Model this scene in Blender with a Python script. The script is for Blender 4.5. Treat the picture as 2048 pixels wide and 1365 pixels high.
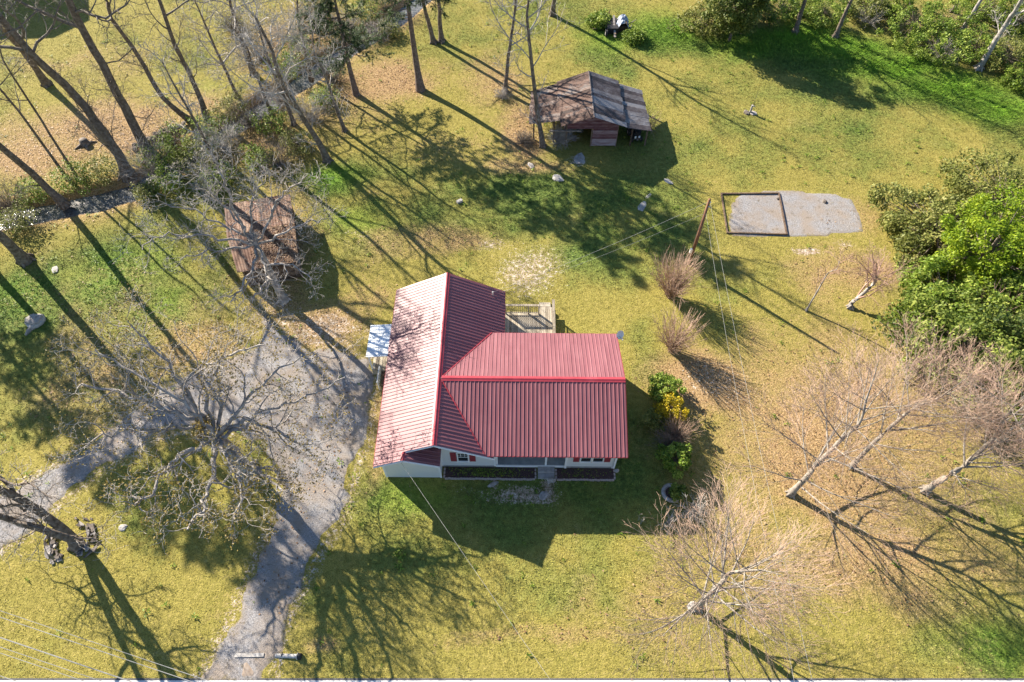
import bpy, math, random
import numpy as np
from mathutils import Vector, Matrix

for o in list(bpy.data.objects):
    bpy.data.objects.remove(o)
SC = bpy.context.scene
COL = SC.collection
R = math.radians

# ------------------------------------------------------------------ camera
CAM_H, DEP, FPX = 37.0, 56.0, 1365.0
cam = bpy.data.cameras.new('camera')
cam.sensor_width = 36.0
cam.lens = 36.0 * FPX / 2048.0
cam.clip_end = 3000
cam_o = bpy.data.objects.new('camera', cam)
COL.objects.link(cam_o)
cam_o.location = (0, 0, CAM_H)
cam_o.rotation_euler = (R(90 - DEP), 0, 0)
SC.camera = cam_o

# ------------------------------------------------------------------ sky, sun, exposure
SUN_EL, SHADOW_AZ = 28.3, -42.0
world = bpy.data.worlds.new('World')
SC.world = world
world.use_nodes = True
wn = world.node_tree
sky = wn.nodes.new('ShaderNodeTexSky')
sky.sky_type = 'NISHITA'
sky.sun_disc = False
sky.sun_elevation = R(SUN_EL)
sky.sun_rotation = R(-48.0)
sky.air_density = 1.0
sky.dust_density = 0.2
sky.ozone_density = 3.5
wn.links.new(sky.outputs[0], wn.nodes['Background'].inputs[0])
wn.nodes['Background'].inputs[1].default_value = 0.066
sun = bpy.data.lights.new('sun', 'SUN')
sun.energy = 5.0
sun.angle = R(0.45)
sun.color = (1.0, 0.90, 0.76)
sun_o = bpy.data.objects.new('sun', sun)
COL.objects.link(sun_o)
_az = R(SHADOW_AZ)
_dv = Vector((math.cos(_az) * math.cos(R(SUN_EL)), math.sin(_az) * math.cos(R(SUN_EL)), -math.sin(R(SUN_EL))))
sun_o.rotation_euler = _dv.to_track_quat('-Z', 'Y').to_euler()
sun_o.location = (-40, 40, 60)
SC.view_settings.view_transform = 'Standard'
SC.view_settings.look = 'None'
SC.view_settings.exposure = 1.58
SC.view_settings.gamma = 1.0
SC.view_settings.use_curve_mapping = False
SC.cycles.max_bounces = 5
SC.cycles.diffuse_bounces = 3
SC.cycles.glossy_bounces = 3
SC.cycles.transparent_max_bounces = 6

# ------------------------------------------------------------------ helpers
_sd, _cd = math.sin(R(DEP)), math.cos(R(DEP))


def G(px, py, z=0.0):
    """point of the place at height z that the survey (photo pixel) marks"""
    x, y = px - 1024.0, 682.5 - py
    rx, ry, rz = x, _cd * FPX + _sd * y, -_sd * FPX + _cd * y
    t = (z - CAM_H) / rz
    return Vector((rx * t, ry * t, z))


def set_tag(o, label=None, cat=None, group=None, kind=None):
    if label:
        o['label'] = label
    if cat:
        o['category'] = cat
    if group:
        o['group'] = group
    if kind:
        o['kind'] = kind
    return o


def link(o, parent=None):
    COL.objects.link(o)
    if parent is not None:
        o.parent = parent
    return o


def thing(name, label, cat, loc=(0, 0, 0), rz=0.0, group=None):
    o = bpy.data.objects.new(name, None)
    o.empty_display_size = 0.2
    o.location = loc
    o.rotation_euler = (0, 0, rz)
    link(o)
    return set_tag(o, label, cat, group)


class MB:
    """collects one mesh"""

    def __init__(self):
        self.v = []
        self.f = []
        self.c = []      # optional value per vertex

    def add(self, vs, fs, c=None):
        b = len(self.v)
        self.v.extend(vs)
        self.f.extend([tuple(i + b for i in f) for f in fs])
        if c is not None:
            self.c.extend([c] * len(vs))
        return self

    def box(self, x0, x1, y0, y1, z0, z1, M=None):
        vs = [(x0, y0, z0), (x1, y0, z0), (x1, y1, z0), (x0, y1, z0), (x0, y0, z1), (x1, y0, z1), (x1, y1, z1), (x0, y1, z1)]
        if M is not None:
            vs = [tuple(M @ Vector(p)) for p in vs]
        return self.add(vs, [(0, 3, 2, 1), (4, 5, 6, 7), (0, 1, 5, 4), (1, 2, 6, 5), (2, 3, 7, 6), (3, 0, 4, 7)])

    def tube(self, pts, rad, n=6, cap=True, c=None):
        m = len(pts)
        vs = []
        fs = []
        for i in range(m):
            p = pts[i]
            a = pts[max(i - 1, 0)]
            b = pts[min(i + 1, m - 1)]
            tx, ty, tz = b[0] - a[0], b[1] - a[1], b[2] - a[2]
            l = math.sqrt(tx * tx + ty * ty + tz * tz) or 1.0
            tx, ty, tz = tx / l, ty / l, tz / l
            if abs(tz) < 0.9:
                ux, uy, uz = -ty, tx, 0.0
            else:
                ux, uy, uz = 0.0, -tz, ty
            l = math.sqrt(ux * ux + uy * uy + uz * uz) or 1.0
            ux, uy, uz = ux / l, uy / l, uz / l
            wx, wy, wz = ty * uz - tz * uy, tz * ux - tx * uz, tx * uy - ty * ux
            r = rad[i]
            for k in range(n):
                ck, sk = _CS[n][k]
                vs.append((p[0] + r * (ck * ux + sk * wx), p[1] + r * (ck * uy + sk * wy), p[2] + r * (ck * uz + sk * wz)))
            if i:
                o = (i - 1) * n
                for k in range(n):
                    k2 = (k + 1) % n
                    fs.append((o + k, o + k2, o + n + k2, o + n + k))
        if cap:
            fs.append(tuple(range(n - 1, -1, -1)))
            fs.append(tuple(range((m - 1) * n, m * n)))
        return self.add(vs, fs, c)

    def build(self, name, mat, parent=None, smooth=False):
        me = bpy.data.meshes.new(name)
        me.from_pydata([tuple(p) for p in self.v], [], self.f)
        if self.c and len(self.c) == len(self.v):
            at = me.attributes.new('var', 'FLOAT', 'POINT')
            at.data.foreach_set('value', np.array(self.c, dtype=np.float32))
        if smooth:
            me.polygons.foreach_set('use_smooth', [True] * len(me.polygons))
        me.materials.append(mat)
        me.update()
        o = bpy.data.objects.new(name, me)
        return link(o, parent)


_CS = {n: [(math.cos(2 * math.pi * k / n), math.sin(2 * math.pi * k / n)) for k in range(n)] for n in range(3, 25)}


def one_leaf(mb, c, s, rng, flat=.5):
    a = rng.uniform(0, 6.283)
    ti = rng.gauss(0, flat)
    to = rng.gauss(0, flat)
    ux, uy, uz = math.cos(a), math.sin(a), ti
    vx, vy, vz = -math.sin(a) * .6, math.cos(a) * .6, to * .6
    b = len(mb.v)
    mb.v += [(c[0] - ux * s, c[1] - uy * s, c[2] - uz * s), (c[0] + vx * s, c[1] + vy * s, c[2] + vz * s), (c[0] + ux * s, c[1] + uy * s, c[2] + uz * s), (c[0] - vx * s, c[1] - vy * s, c[2] - vz * s)]
    mb.f.append((b, b + 1, b + 2, b + 3))
    w = min(max(rng.gauss(.5, .24), 0), 1)
    mb.c += [w] * 4


def inst(o, parent=None, loc=None, rot=None, scale=None):
    c = o.copy()
    link(c, parent)
    if loc is not None:
        c.location = loc
    if rot is not None:
        c.rotation_euler = rot
    if scale is not None:
        c.scale = scale
    return c


def copy_tree(root, loc, rz, scale=1.0):
    r = root.copy()
    link(r)
    r.location = loc
    r.rotation_euler = (0, 0, rz)
    r.scale = (scale,) * 3 if not isinstance(scale, tuple) else scale
    for ch in root.children:
        c = ch.copy()
        link(c, r)
        for g in ch.children:
            link(g.copy(), c)
    return r


# ------------------------------------------------------------------ noise for numpy
def vnoise(x, y, scale, seed):
    x = np.asarray(x, dtype=np.float64) / scale
    y = np.asarray(y, dtype=np.float64) / scale
    xi, yi = np.floor(x).astype(np.int64), np.floor(y).astype(np.int64)
    fx, fy = x - xi, y - yi
    fx, fy = fx * fx * (3 - 2 * fx), fy * fy * (3 - 2 * fy)

    def h(a, b):
        n = (a * 374761393 + b * 668265263 + seed * 974634777) & 0x7fffffff
        n = ((n ^ (n >> 13)) * 1274126177) & 0x7fffffff
        return ((n ^ (n >> 16)) & 0xffff) / 65535.0
    return (h(xi, yi) * (1 - fx) + h(xi + 1, yi) * fx) * (1 - fy) + (h(xi, yi + 1) * (1 - fx) + h(xi + 1, yi + 1) * fx) * fy


def fbm(x, y, scale, seed):
    return 0.5 * vnoise(x, y, scale, seed) + 0.3 * vnoise(x, y, scale / 2.1, seed + 1) + 0.2 * vnoise(x, y, scale / 4.3, seed + 2)


def in_poly(x, y, poly):
    ins = np.zeros(len(x), dtype=bool)
    n = len(poly)
    for i in range(n):
        x0, y0 = poly[i]
        x1, y1 = poly[(i + 1) % n]
        if y0 == y1:
            continue
        c = ((y0 > y) != (y1 > y)) & (x < (x1 - x0) * (y - y0) / (y1 - y0) + x0)
        ins ^= c
    return ins


def dist_path(x, y, path):
    d = np.full(len(x), 1e9)
    for (x0, y0), (x1, y1) in zip(path[:-1], path[1:]):
        dx, dy = x1 - x0, y1 - y0
        t = np.clip(((x - x0) * dx + (y - y0) * dy) / (dx * dx + dy * dy), 0, 1)
        d = np.minimum(d, np.hypot(x - x0 - t * dx, y - y0 - t * dy))
    return d


# ------------------------------------------------------------------ materials
def new_mat(name):
    m = bpy.data.materials.new(name)
    m.use_nodes = True
    nt = m.node_tree
    b = nt.nodes['Principled BSDF']
    return m, nt, b


def nd(nt, t, **kw):
    n = nt.nodes.new(t)
    for k, v in kw.items():
        if k.startswith('i_'):
            n.inputs[k[2:].replace('_', ' ')].default_value = v
        else:
            setattr(n, k, v)
    return n


def ramp(nt, fac, stops):
    n = nt.nodes.new('ShaderNodeValToRGB')
    els = n.color_ramp.elements
    while len(els) < len(stops):
        els.new(0.5)
    for e, (p, c) in zip(els, stops):
        e.position = p
        e.color = (*c, 1) if len(c) == 3 else c
    nt.links.new(fac, n.inputs[0])
    return n.outputs[0]


def mixc(nt, fac, a, b, mode='MIX'):
    n = nt.nodes.new('ShaderNodeMix')
    n.data_type = 'RGBA'
    n.blend_type = mode
    for s, v in ((n.inputs[0], fac), (n.inputs[6], a), (n.inputs[7], b)):
        if isinstance(v, bpy.types.NodeSocket):
            nt.links.new(v, s)
        elif isinstance(v, (int, float)):
            s.default_value = v
        else:
            s.default_value = (*v, 1)
    return n.outputs[2]


def mth(nt, op, a, b=None, clamp=False):
    n = nt.nodes.new('ShaderNodeMath')
    n.operation = op
    n.use_clamp = clamp
    for s, v in ((n.inputs[0], a), (n.inputs[1], b)):
        if v is None:
            continue
        if isinstance(v, bpy.types.NodeSocket):
            nt.links.new(v, s)
        else:
            s.default_value = v
    return n.outputs[0]


def noise(nt, scale, detail=4, rough=0.55, coord='Object', vec=None, dist=0.0):
    if vec is None:
        tc = nt.nodes.new('ShaderNodeTexCoord')
        vec = tc.outputs[coord]
    n = nt.nodes.new('ShaderNodeTexNoise')
    n.inputs['Scale'].default_value = scale
    n.inputs['Detail'].default_value = detail
    n.inputs['Roughness'].default_value = rough
    n.inputs['Distortion'].default_value = dist
    nt.links.new(vec, n.inputs['Vector'])
    return n.outputs[0]


def world_pos(nt):
    return nt.nodes.new('ShaderNodeNewGeometry').outputs['Position']


def bump(nt, b, height, strength=0.5, dist=0.02):
    n = nt.nodes.new('ShaderNodeBump')
    n.inputs['Strength'].default_value = strength
    n.inputs['Distance'].default_value = dist
    nt.links.new(height, n.inputs['Height'])
    nt.links.new(n.outputs[0], b.inputs['Normal'])


def simple(name, c1, c2, scale=8.0, rough=0.8, metal=0.0, bs=0.3, bd=0.01, spec=0.4, c3=None):
    m, nt, b = new_mat(name)
    n = noise(nt, scale, 5)
    st = [(0.3, c1), (0.7, c2)]
    if c3:
        st = [(0.25, c1), (0.5, c2), (0.75, c3)]
    nt.links.new(ramp(nt, n, st), b.inputs['Base Color'])
    b.inputs['Roughness'].default_value = rough
    b.inputs['Metallic'].default_value = metal
    b.inputs['Specular IOR Level'].default_value = spec
    if bs:
        bump(nt, b, noise(nt, scale * 4, 4), bs, bd)
    return m


def mat_lawn():
    m, nt, b = new_mat('lawn')
    at = nt.nodes.new('ShaderNodeAttribute')
    at.attribute_name = 'mask'
    sp = nt.nodes.new('ShaderNodeSeparateColor')
    nt.links.new(at.outputs['Color'], sp.inputs[0])
    pos = world_pos(nt)
    n_f = noise(nt, 3.2, 6, 0.7, vec=pos)
    n_m = noise(nt, 0.55, 5, 0.6, vec=pos)
    n_x = noise(nt, 9.0, 3, 0.7, vec=pos)
    base = ramp(nt, n_f, [(0.28, (0.14, 0.112, 0.032)), (0.46, (0.29, 0.240, 0.060)), (0.62, (0.39, 0.315, 0.092)), (0.76, (0.49, 0.385, 0.17))])
    base = mixc(nt, mth(nt, 'MULTIPLY', n_m, 0.55), base, ramp(nt, n_x, [(0.3, (0.13, 0.135, 0.022)), (0.5, (0.25, 0.250, 0.040)), (0.7, (0.35, 0.325, 0.070))]))
    green = ramp(nt, n_f, [(0.30, (0.036, 0.074, 0.020)), (0.5, (0.118, 0.175, 0.036)), (0.72, (0.25, 0.30, 0.065))])
    lit = ramp(nt, n_x, [(0.32, (0.16, 0.094, 0.046)), (0.5, (0.38, 0.250, 0.118)), (0.7, (0.56, 0.40, 0.22))])
    dirt = ramp(nt, n_f, [(0.30, (0.20, 0.135, 0.085)), (0.5, (0.42, 0.32, 0.23)), (0.68, (0.72, 0.65, 0.56))])

    def edge(ch, lo, hi):
        s = mth(nt, 'ADD', sp.outputs[ch], mth(nt, 'MULTIPLY', mth(nt, 'SUBTRACT', n_f, 0.5), 0.9))
        s = mth(nt, 'ADD', s, mth(nt, 'MULTIPLY', mth(nt, 'SUBTRACT', n_m, 0.5), 0.45))
        mr = nt.nodes.new('ShaderNodeMapRange')
        mr.inputs[1].default_value = lo
        mr.inputs[2].default_value = hi
        nt.links.new(s, mr.inputs[0])
        return mr.outputs[0]
    c = mixc(nt, edge(0, 0.15, 0.85), base, green)
    vivid = ramp(nt, n_f, [(0.30, (0.055, 0.14, 0.012)), (0.5, (0.135, 0.29, 0.018)), (0.72, (0.26, 0.42, 0.03))])
    c = mixc(nt, mth(nt, 'MULTIPLY', at.outputs['Alpha'], mth(nt, 'ADD', n_m, 0.35, True), True), c, vivid)
    c = mixc(nt, edge(1, 0.12, 0.72), c, lit)
    sd = mth(nt, 'ADD', sp.outputs[2], mth(nt, 'MULTIPLY', mth(nt, 'SUBTRACT', n_x, 0.5), 2.0))
    sd = mth(nt, 'ADD', sd, mth(nt, 'MULTIPLY', mth(nt, 'SUBTRACT', n_f, 0.5), 1.1))
    c = mixc(nt, ramp(nt, sd, [(0.48, (0, 0, 0)), (0.72, (1, 1, 1))]), c, dirt)
    c = mixc(nt, ramp(nt, noise(nt, 21.0, 2, 0.6, vec=pos), [(0.36, (0.75, 0.75, 0.75)), (0.48, (0, 0, 0))]), c, (0.045, 0.040, 0.014))  # fine dark specks paint in the shade between grass tufts
    va = nt.nodes.new('ShaderNodeAttribute')
    va.attribute_name = 'var'
    vv = mth(nt, 'ADD', mth(nt, 'MULTIPLY', va.outputs['Fac'], 0.9), 1.0)
    hs = nt.nodes.new('ShaderNodeHueSaturation')
    nt.links.new(c, hs.inputs['Color'])
    nt.links.new(vv, hs.inputs['Value'])
    nt.links.new(hs.outputs[0], b.inputs['Base Color'])
    b.inputs['Roughness'].default_value = 0.9
    b.inputs['Specular IOR Level'].default_value = 0.15
    bump(nt, b, n_x, 0.9, 0.06)
    return m


def mat_leaf(name, stops, trans=0.35, rough=0.55):
    m, nt, b = new_mat(name)
    va = nt.nodes.new('ShaderNodeAttribute')
    va.attribute_name = 'var'
    c = ramp(nt, va.outputs['Fac'], stops)
    nt.links.new(c, b.inputs['Base Color'])
    b.inputs['Roughness'].default_value = rough
    b.inputs['Specular IOR Level'].default_value = 0.25
    t = nt.nodes.new('ShaderNodeBsdfTranslucent')
    nt.links.new(c, t.inputs[0])
    mx = nt.nodes.new('ShaderNodeMixShader')
    mx.inputs[0].default_value = trans
    nt.links.new(b.outputs[0], mx.inputs[1])
    nt.links.new(t.outputs[0], mx.inputs[2])
    nt.links.new(mx.outputs[0], nt.nodes['Material Output'].inputs[0])
    return m


def mat_roof(name, c1, c2, rough, metal=0.0, streak=0.25, along=(1, 1, 1)):
    m, nt, b = new_mat(name)
    tc = nt.nodes.new('ShaderNodeTexCoord')
    mp = nt.nodes.new('ShaderNodeMapping')
    mp.inputs['Scale'].default_value = along
    nt.links.new(tc.outputs['Object'], mp.inputs[0])
    st = noise(nt, 1.0, 4, 0.75, vec=mp.outputs[0])
    n = noise(nt, 1.3, 6, 0.6)
    n2 = noise(nt, 14, 4, 0.7)
    oi = nt.nodes.new('ShaderNodeObjectInfo')
    c = mixc(nt, n, c1, c2)
    c = mixc(nt, mth(nt, 'MULTIPLY', n2, streak), c, tuple(0.5 * k for k in c1))
    c = mixc(nt, mth(nt, 'MULTIPLY', oi.outputs['Random'], 0.35), c, tuple(1.3 * k for k in c2))
    c = mixc(nt, ramp(nt, st, [(0.35, (0.35, 0.35, 0.35)), (0.52, (0, 0, 0))]), c, tuple(0.55 * k for k in c1))
    c = mixc(nt, ramp(nt, st, [(0.52, (0, 0, 0)), (0.72, (0.28, 0.28, 0.28))]), c, tuple(0.08 + 1.4 * k for k in c2))
    nt.links.new(c, b.inputs['Base Color'])
    b.inputs['Metallic'].default_value = metal
    b.inputs['Specular IOR Level'].default_value = 0.5
    rr = mth(nt, 'ADD', mth(nt, 'MULTIPLY', n, 0.16), rough - 0.08)
    nt.links.new(rr, b.inputs['Roughness'])
    bump(nt, b, n, 0.15, 0.02)
    return m


def mat_rust(name, stops, rough=0.75):
    m, nt, b = new_mat(name)
    oi = nt.nodes.new('ShaderNodeObjectInfo')
    n = noise(nt, 1.6, 7, 0.68, dist=0.6)
    n2 = noise(nt, 11, 5, 0.7)
    s = mth(nt, 'ADD', mth(nt, 'MULTIPLY', n, 0.75), mth(nt, 'MULTIPLY', n2, 0.25))
    s = mth(nt, 'ADD', s, mth(nt, 'MULTIPLY', mth(nt, 'SUBTRACT', oi.outputs['Random'], 0.5), 0.42))
    nt.links.new(ramp(nt, s, stops), b.inputs['Base Color'])
    b.inputs['Roughness'].default_value = rough
    b.inputs['Metallic'].default_value = 0.15
    bump(nt, b, n2, 0.3, 0.01)
    return m


def mat_siding(name, col):
    m, nt, b = new_mat(name)
    tc = nt.nodes.new('ShaderNodeTexCoord')
    sx = nt.nodes.new('ShaderNodeSeparateXYZ')
    nt.links.new(tc.outputs['Object'], sx.inputs[0])
    fr = mth(nt, 'FRACT', mth(nt, 'MULTIPLY', sx.outputs[2], 1 / 0.11))
    n = noise(nt, 3, 4)
    c = mixc(nt, mth(nt, 'MULTIPLY', n, 0.35), col, tuple(0.78 * k for k in col))
    nt.links.new(c, b.inputs['Base Color'])
    b.inputs['Roughness'].default_value = 0.55
    bump(nt, b, fr, 0.9, 0.02)
    return m


def mat_wood(name, stops, axis_scale=(3, 3, 40), rough=0.85):
    m, nt, b = new_mat(name)
    tc = nt.nodes.new('ShaderNodeTexCoord')
    oi = nt.nodes.new('ShaderNodeObjectInfo')
    mp = nt.nodes.new('ShaderNodeMapping')
    mp.inputs['Scale'].default_value = axis_scale
    nt.links.new(tc.outputs['Object'], mp.inputs[0])
    n = noise(nt, 1.0, 6, 0.7, vec=mp.outputs[0])
    s = mth(nt, 'ADD', n, mth(nt, 'MULTIPLY', mth(nt, 'SUBTRACT', oi.outputs['Random'], 0.5), 0.35))
    nt.links.new(ramp(nt, s, stops), b.inputs['Base Color'])
    b.inputs['Roughness'].default_value = rough
    b.inputs['Specular IOR Level'].default_value = 0.25
    bump(nt, b, n, 0.35, 0.01)
    return m


def mat_gravel():
    m, nt, b = new_mat('gravel')
    va = nt.nodes.new('ShaderNodeAttribute')
    va.attribute_name = 'var'
    pos = world_pos(nt)
    n1 = noise(nt, 14, 4, 0.75, vec=pos)
    n2 = noise(nt, 0.7, 5, 0.6, vec=pos)
    n3 = noise(nt, 2.6, 5, 0.7, vec=pos)
    c = ramp(nt, n1, [(0.30, (0.11, 0.106, 0.108)), (0.5, (0.265, 0.256, 0.256)), (0.72, (0.46, 0.445, 0.44))])
    c = mixc(nt, ramp(nt, n2, [(0.40, (0, 0, 0)), (0.62, (0.75, 0.75, 0.75))]), c, (0.27, 0.215, 0.165))
    c = mixc(nt, ramp(nt, n3, [(0.56, (0, 0, 0)), (0.70, (0.8, 0.8, 0.8))]), c, (0.12, 0.092, 0.048))
    e = mth(nt, 'ADD', va.outputs['Fac'], mth(nt, 'MULTIPLY', mth(nt, 'SUBTRACT', n3, 0.5), 1.5))
    c = mixc(nt, ramp(nt, e, [(0.18, (1, 1, 1)), (0.55, (0, 0, 0))]), c, ramp(nt, n1, [(0.32, (0.085, 0.075, 0.022)), (0.5, (0.21, 0.165, 0.065)), (0.7, (0.34, 0.27, 0.14))]))
    nt.links.new(c, b.inputs['Base Color'])
    b.inputs['Roughness'].default_value = 0.92
    bump(nt, b, n1, 0.9, 0.04)
    return m


def mat_glass():
    m, nt, b = new_mat('window_glass')
    b.inputs['Base Color'].default_value = (0.02, 0.025, 0.03, 1)
    b.inputs['Roughness'].default_value = 0.06
    b.inputs['Specular IOR Level'].default_value = 0.8
    return m


def mat_water():
    m, nt, b = new_mat('creek_water')
    pos = world_pos(nt)
    n = noise(nt, 3.5, 4, 0.6, vec=pos)
    nt.links.new(ramp(nt, n, [(0.35, (0.06, 0.065, 0.065)), (0.65, (0.20, 0.20, 0.19))]), b.inputs['Base Color'])
    b.inputs['Roughness'].default_value = 0.05
    b.inputs['IOR'].default_value = 1.33
    b.inputs['Specular IOR Level'].default_value = 0.8
    bump(nt, b, noise(nt, 5.5, 3, 0.6, vec=pos), 0.25, 0.05)
    return m


M = {}
M['lawn'] = mat_lawn()
M['gravel'] = mat_gravel()
M['soil'] = simple('soil', (0.055, 0.032, 0.02), (0.16, 0.095, 0.06), 6, 0.95, bs=0.8, bd=0.05)
M['mulch'] = simple('mulch', (0.038, 0.023, 0.023), (0.142, 0.085, 0.076), 18, 0.95, bs=0.9, bd=0.05)
M['bark'] = simple('bark', (0.045, 0.034, 0.026), (0.15, 0.118, 0.092), 5, 0.9, bs=0.8, bd=0.03, c3=(0.26, 0.225, 0.19))
M['bark_grey'] = simple('bark_grey', (0.138, 0.115, 0.098), (0.310, 0.282, 0.253), 4, 0.85, bs=0.5, bd=0.02, c3=(0.483, 0.448, 0.414))
M['twig_grey'] = simple('twig_grey', (0.263, 0.231, 0.200), (0.500, 0.463, 0.419), 3, 0.8, bs=0)
M['twig_dark'] = simple('twig_dark', (0.09, 0.072, 0.056), (0.24, 0.205, 0.17), 3, 0.85, bs=0)
M['twig_tan'] = simple('twig_tan', (0.27, 0.175, 0.125), (0.48, 0.34, 0.25), 3, 0.8, bs=0)
M['bark_pale'] = simple('bark_pale', (0.124, 0.102, 0.081), (0.260, 0.229, 0.192), 4, 0.85, bs=0.5, bd=0.02, c3=(0.384, 0.353, 0.310))
M['twig_red'] = simple('twig_red', (0.24, 0.135, 0.10), (0.42, 0.28, 0.22), 3, 0.8, bs=0)
M['bark_pine'] = simple('bark_pine', (0.07, 0.048, 0.04), (0.17, 0.125, 0.105), 7, 0.9, bs=0.9, bd=0.05, c3=(0.27, 0.22, 0.19))
M['needles'] = mat_leaf('pine_needles', [(0, (0.018, 0.045, 0.012)), (0.5, (0.05, 0.095, 0.022)), (1, (0.12, 0.17, 0.04))], 0.2)
M['leaf_dark'] = mat_leaf('leaf_dark', [(0, (0.035, 0.065, 0.012)), (0.45, (0.11, 0.155, 0.028)), (1, (0.33, 0.34, 0.09))])
M['leaf_lime'] = mat_leaf('leaf_lime', [(0, (0.075, 0.135, 0.008)), (0.5, (0.20, 0.30, 0.014)), (1, (0.40, 0.48, 0.03))], 0.4)
M['leaf_olive'] = mat_leaf('leaf_olive', [(0, (0.075, 0.092, 0.018)), (0.5, (0.19, 0.215, 0.045)), (1, (0.37, 0.36, 0.11))])
M['leaf_mid'] = mat_leaf('leaf_mid', [(0, (0.045, 0.085, 0.012)), (0.5, (0.15, 0.205, 0.03)), (1, (0.35, 0.39, 0.08))])
M['leaf_bright'] = mat_leaf('leaf_bright', [(0, (0.06, 0.11, 0.012)), (0.5, (0.18, 0.27, 0.03)), (1, (0.38, 0.44, 0.08))])
M['leaf_gold'] = mat_leaf('leaf_gold', [(0, (0.10, 0.11, 0.01)), (0.5, (0.38, 0.30, 0.012)), (1, (0.68, 0.50, 0.02))])
M['bud'] = mat_leaf('bud', [(0, (0.11, 0.085, 0.02)), (0.5, (0.22, 0.165, 0.035)), (1, (0.36, 0.26, 0.06))])
M['dry_leaf'] = mat_leaf('dry_leaf', [(0, (0.10, 0.05, 0.025)), (0.5, (0.26, 0.15, 0.075)), (1, (0.46, 0.31, 0.18))], 0.15)
RC = ((0.20, 0.064, 0.076), (0.255, 0.098, 0.110), 0.50, 0.0, 0.18)
M['roof_red'] = mat_roof('roof_red', *RC, along=(7.0, 0.25, 0.25))
M['roof_red_side'] = mat_roof('roof_red_side', *RC, along=(0.25, 7.0, 0.25))
M['trim_red'] = mat_roof('trim_red', (0.30, 0.030, 0.045), (0.36, 0.045, 0.06), 0.38, 0.0, 0.15)
M['tin'] = mat_roof('galvanised_tin', (0.55, 0.60, 0.64), (0.66, 0.70, 0.73), 0.38, 0.35, 0.3)
M['rust_barn'] = mat_rust('rust_barn', [(0.28, (0.029, 0.017, 0.014)), (0.42, (0.079, 0.039, 0.026)), (0.55, (0.132, 0.076, 0.055)), (0.68, (0.179, 0.148, 0.132)), (0.8, (0.242, 0.221, 0.211))])
M['rust_grey'] = mat_rust('rust_grey', [(0.28, (0.034, 0.026, 0.026)), (0.42, (0.083, 0.064, 0.064)), (0.55, (0.150, 0.135, 0.135)), (0.68, (0.240, 0.232, 0.240))], 0.6)
M['rust_shed'] = mat_rust('rust_shed', [(0.28, (0.045, 0.018, 0.011)), (0.45, (0.107, 0.045, 0.024)), (0.6, (0.161, 0.083, 0.051)), (0.75, (0.187, 0.120, 0.081))])
M['siding'] = mat_siding('white_siding', (0.72, 0.73, 0.74))
M['white'] = simple('white_paint', (0.72, 0.72, 0.71), (0.82, 0.82, 0.81), 3, 0.5, bs=0)
M['shutter'] = simple('shutter_red', (0.24, 0.035, 0.045), (0.30, 0.05, 0.06), 5, 0.55, bs=0.2)
M['glass'] = mat_glass()
M['concrete'] = simple('concrete', (0.27, 0.26, 0.245), (0.42, 0.40, 0.385), 5, 0.9, bs=0.3)
M['porch_floor'] = simple('porch_floor', (0.24, 0.25, 0.245), (0.34, 0.345, 0.34), 3, 0.75, bs=0.2)
M['deck'] = mat_wood('deck_wood', [(0.3, (0.20, 0.165, 0.12)), (0.5, (0.36, 0.31, 0.235)), (0.7, (0.50, 0.44, 0.345))], (12, 2, 12))
M['wood_grey'] = mat_wood('weathered_wood', [(0.3, (0.10, 0.085, 0.07)), (0.5, (0.23, 0.20, 0.175)), (0.7, (0.38, 0.345, 0.31))], (6, 6, 6))
M['wood_dark'] = mat_wood('dark_timber', [(0.3, (0.055, 0.038, 0.028)), (0.5, (0.13, 0.088, 0.06)), (0.7, (0.22, 0.16, 0.115))], (6, 6, 6))
M['barn_red'] = mat_wood('barn_red', [(0.3, (0.10, 0.036, 0.040)), (0.46, (0.22, 0.115, 0.118)), (0.6, (0.36, 0.28, 0.285)), (0.7, (0.44, 0.38, 0.385))], (1.5, 8, 25))
M['pole'] = mat_wood('pole_wood', [(0.3, (0.13, 0.06, 0.035)), (0.5, (0.24, 0.125, 0.075)), (0.7, (0.34, 0.21, 0.14))], (9, 9, 1.0))
M['brick'] = simple('brick', (0.250, 0.175, 0.150), (0.450, 0.362, 0.325), 9, 0.9, bs=0.4, c3=(0.575, 0.525, 0.488))
M['stone'] = simple('stone', (0.16, 0.145, 0.13), (0.33, 0.30, 0.275), 4, 0.9, bs=0.7, bd=0.04, c3=(0.50, 0.47, 0.44))
M['stone_dark'] = simple('stone_dark', (0.055, 0.045, 0.038), (0.15, 0.125, 0.105), 4, 0.9, bs=0.7, bd=0.04, c3=(0.28, 0.25, 0.22))
M['stone_pale'] = simple('stone_pale', (0.24, 0.225, 0.21), (0.38, 0.36, 0.335), 4, 0.9, bs=0.5, bd=0.03, c3=(0.52, 0.50, 0.47))
M['asphalt'] = simple('asphalt', (0.07, 0.07, 0.072), (0.13, 0.13, 0.132), 18, 0.9, bs=0.6)
M['line_white'] = simple('road_paint', (0.62, 0.62, 0.60), (0.80, 0.80, 0.78), 9, 0.7, bs=0.2)
M['wire'] = simple('wire', (0.20, 0.20, 0.19), (0.32, 0.32, 0.31), 2, 0.55, metal=0.0, bs=0)
M['black'] = simple('black_rubber', (0.012, 0.012, 0.013), (0.03, 0.03, 0.032), 9, 0.7, bs=0.2)
M['tarp'] = simple('blue_grey_tarp', (0.22, 0.27, 0.36), (0.42, 0.47, 0.55), 3, 0.45, bs=0.6, bd=0.1)
M['metal'] = simple('grey_metal', (0.24, 0.24, 0.24), (0.42, 0.42, 0.41), 5, 0.45, metal=0.6, bs=0.1)
M['pipe'] = simple('plastic_pipe', (0.385, 0.371, 0.350), (0.490, 0.476, 0.455), 5, 0.6, bs=0.1)
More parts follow.
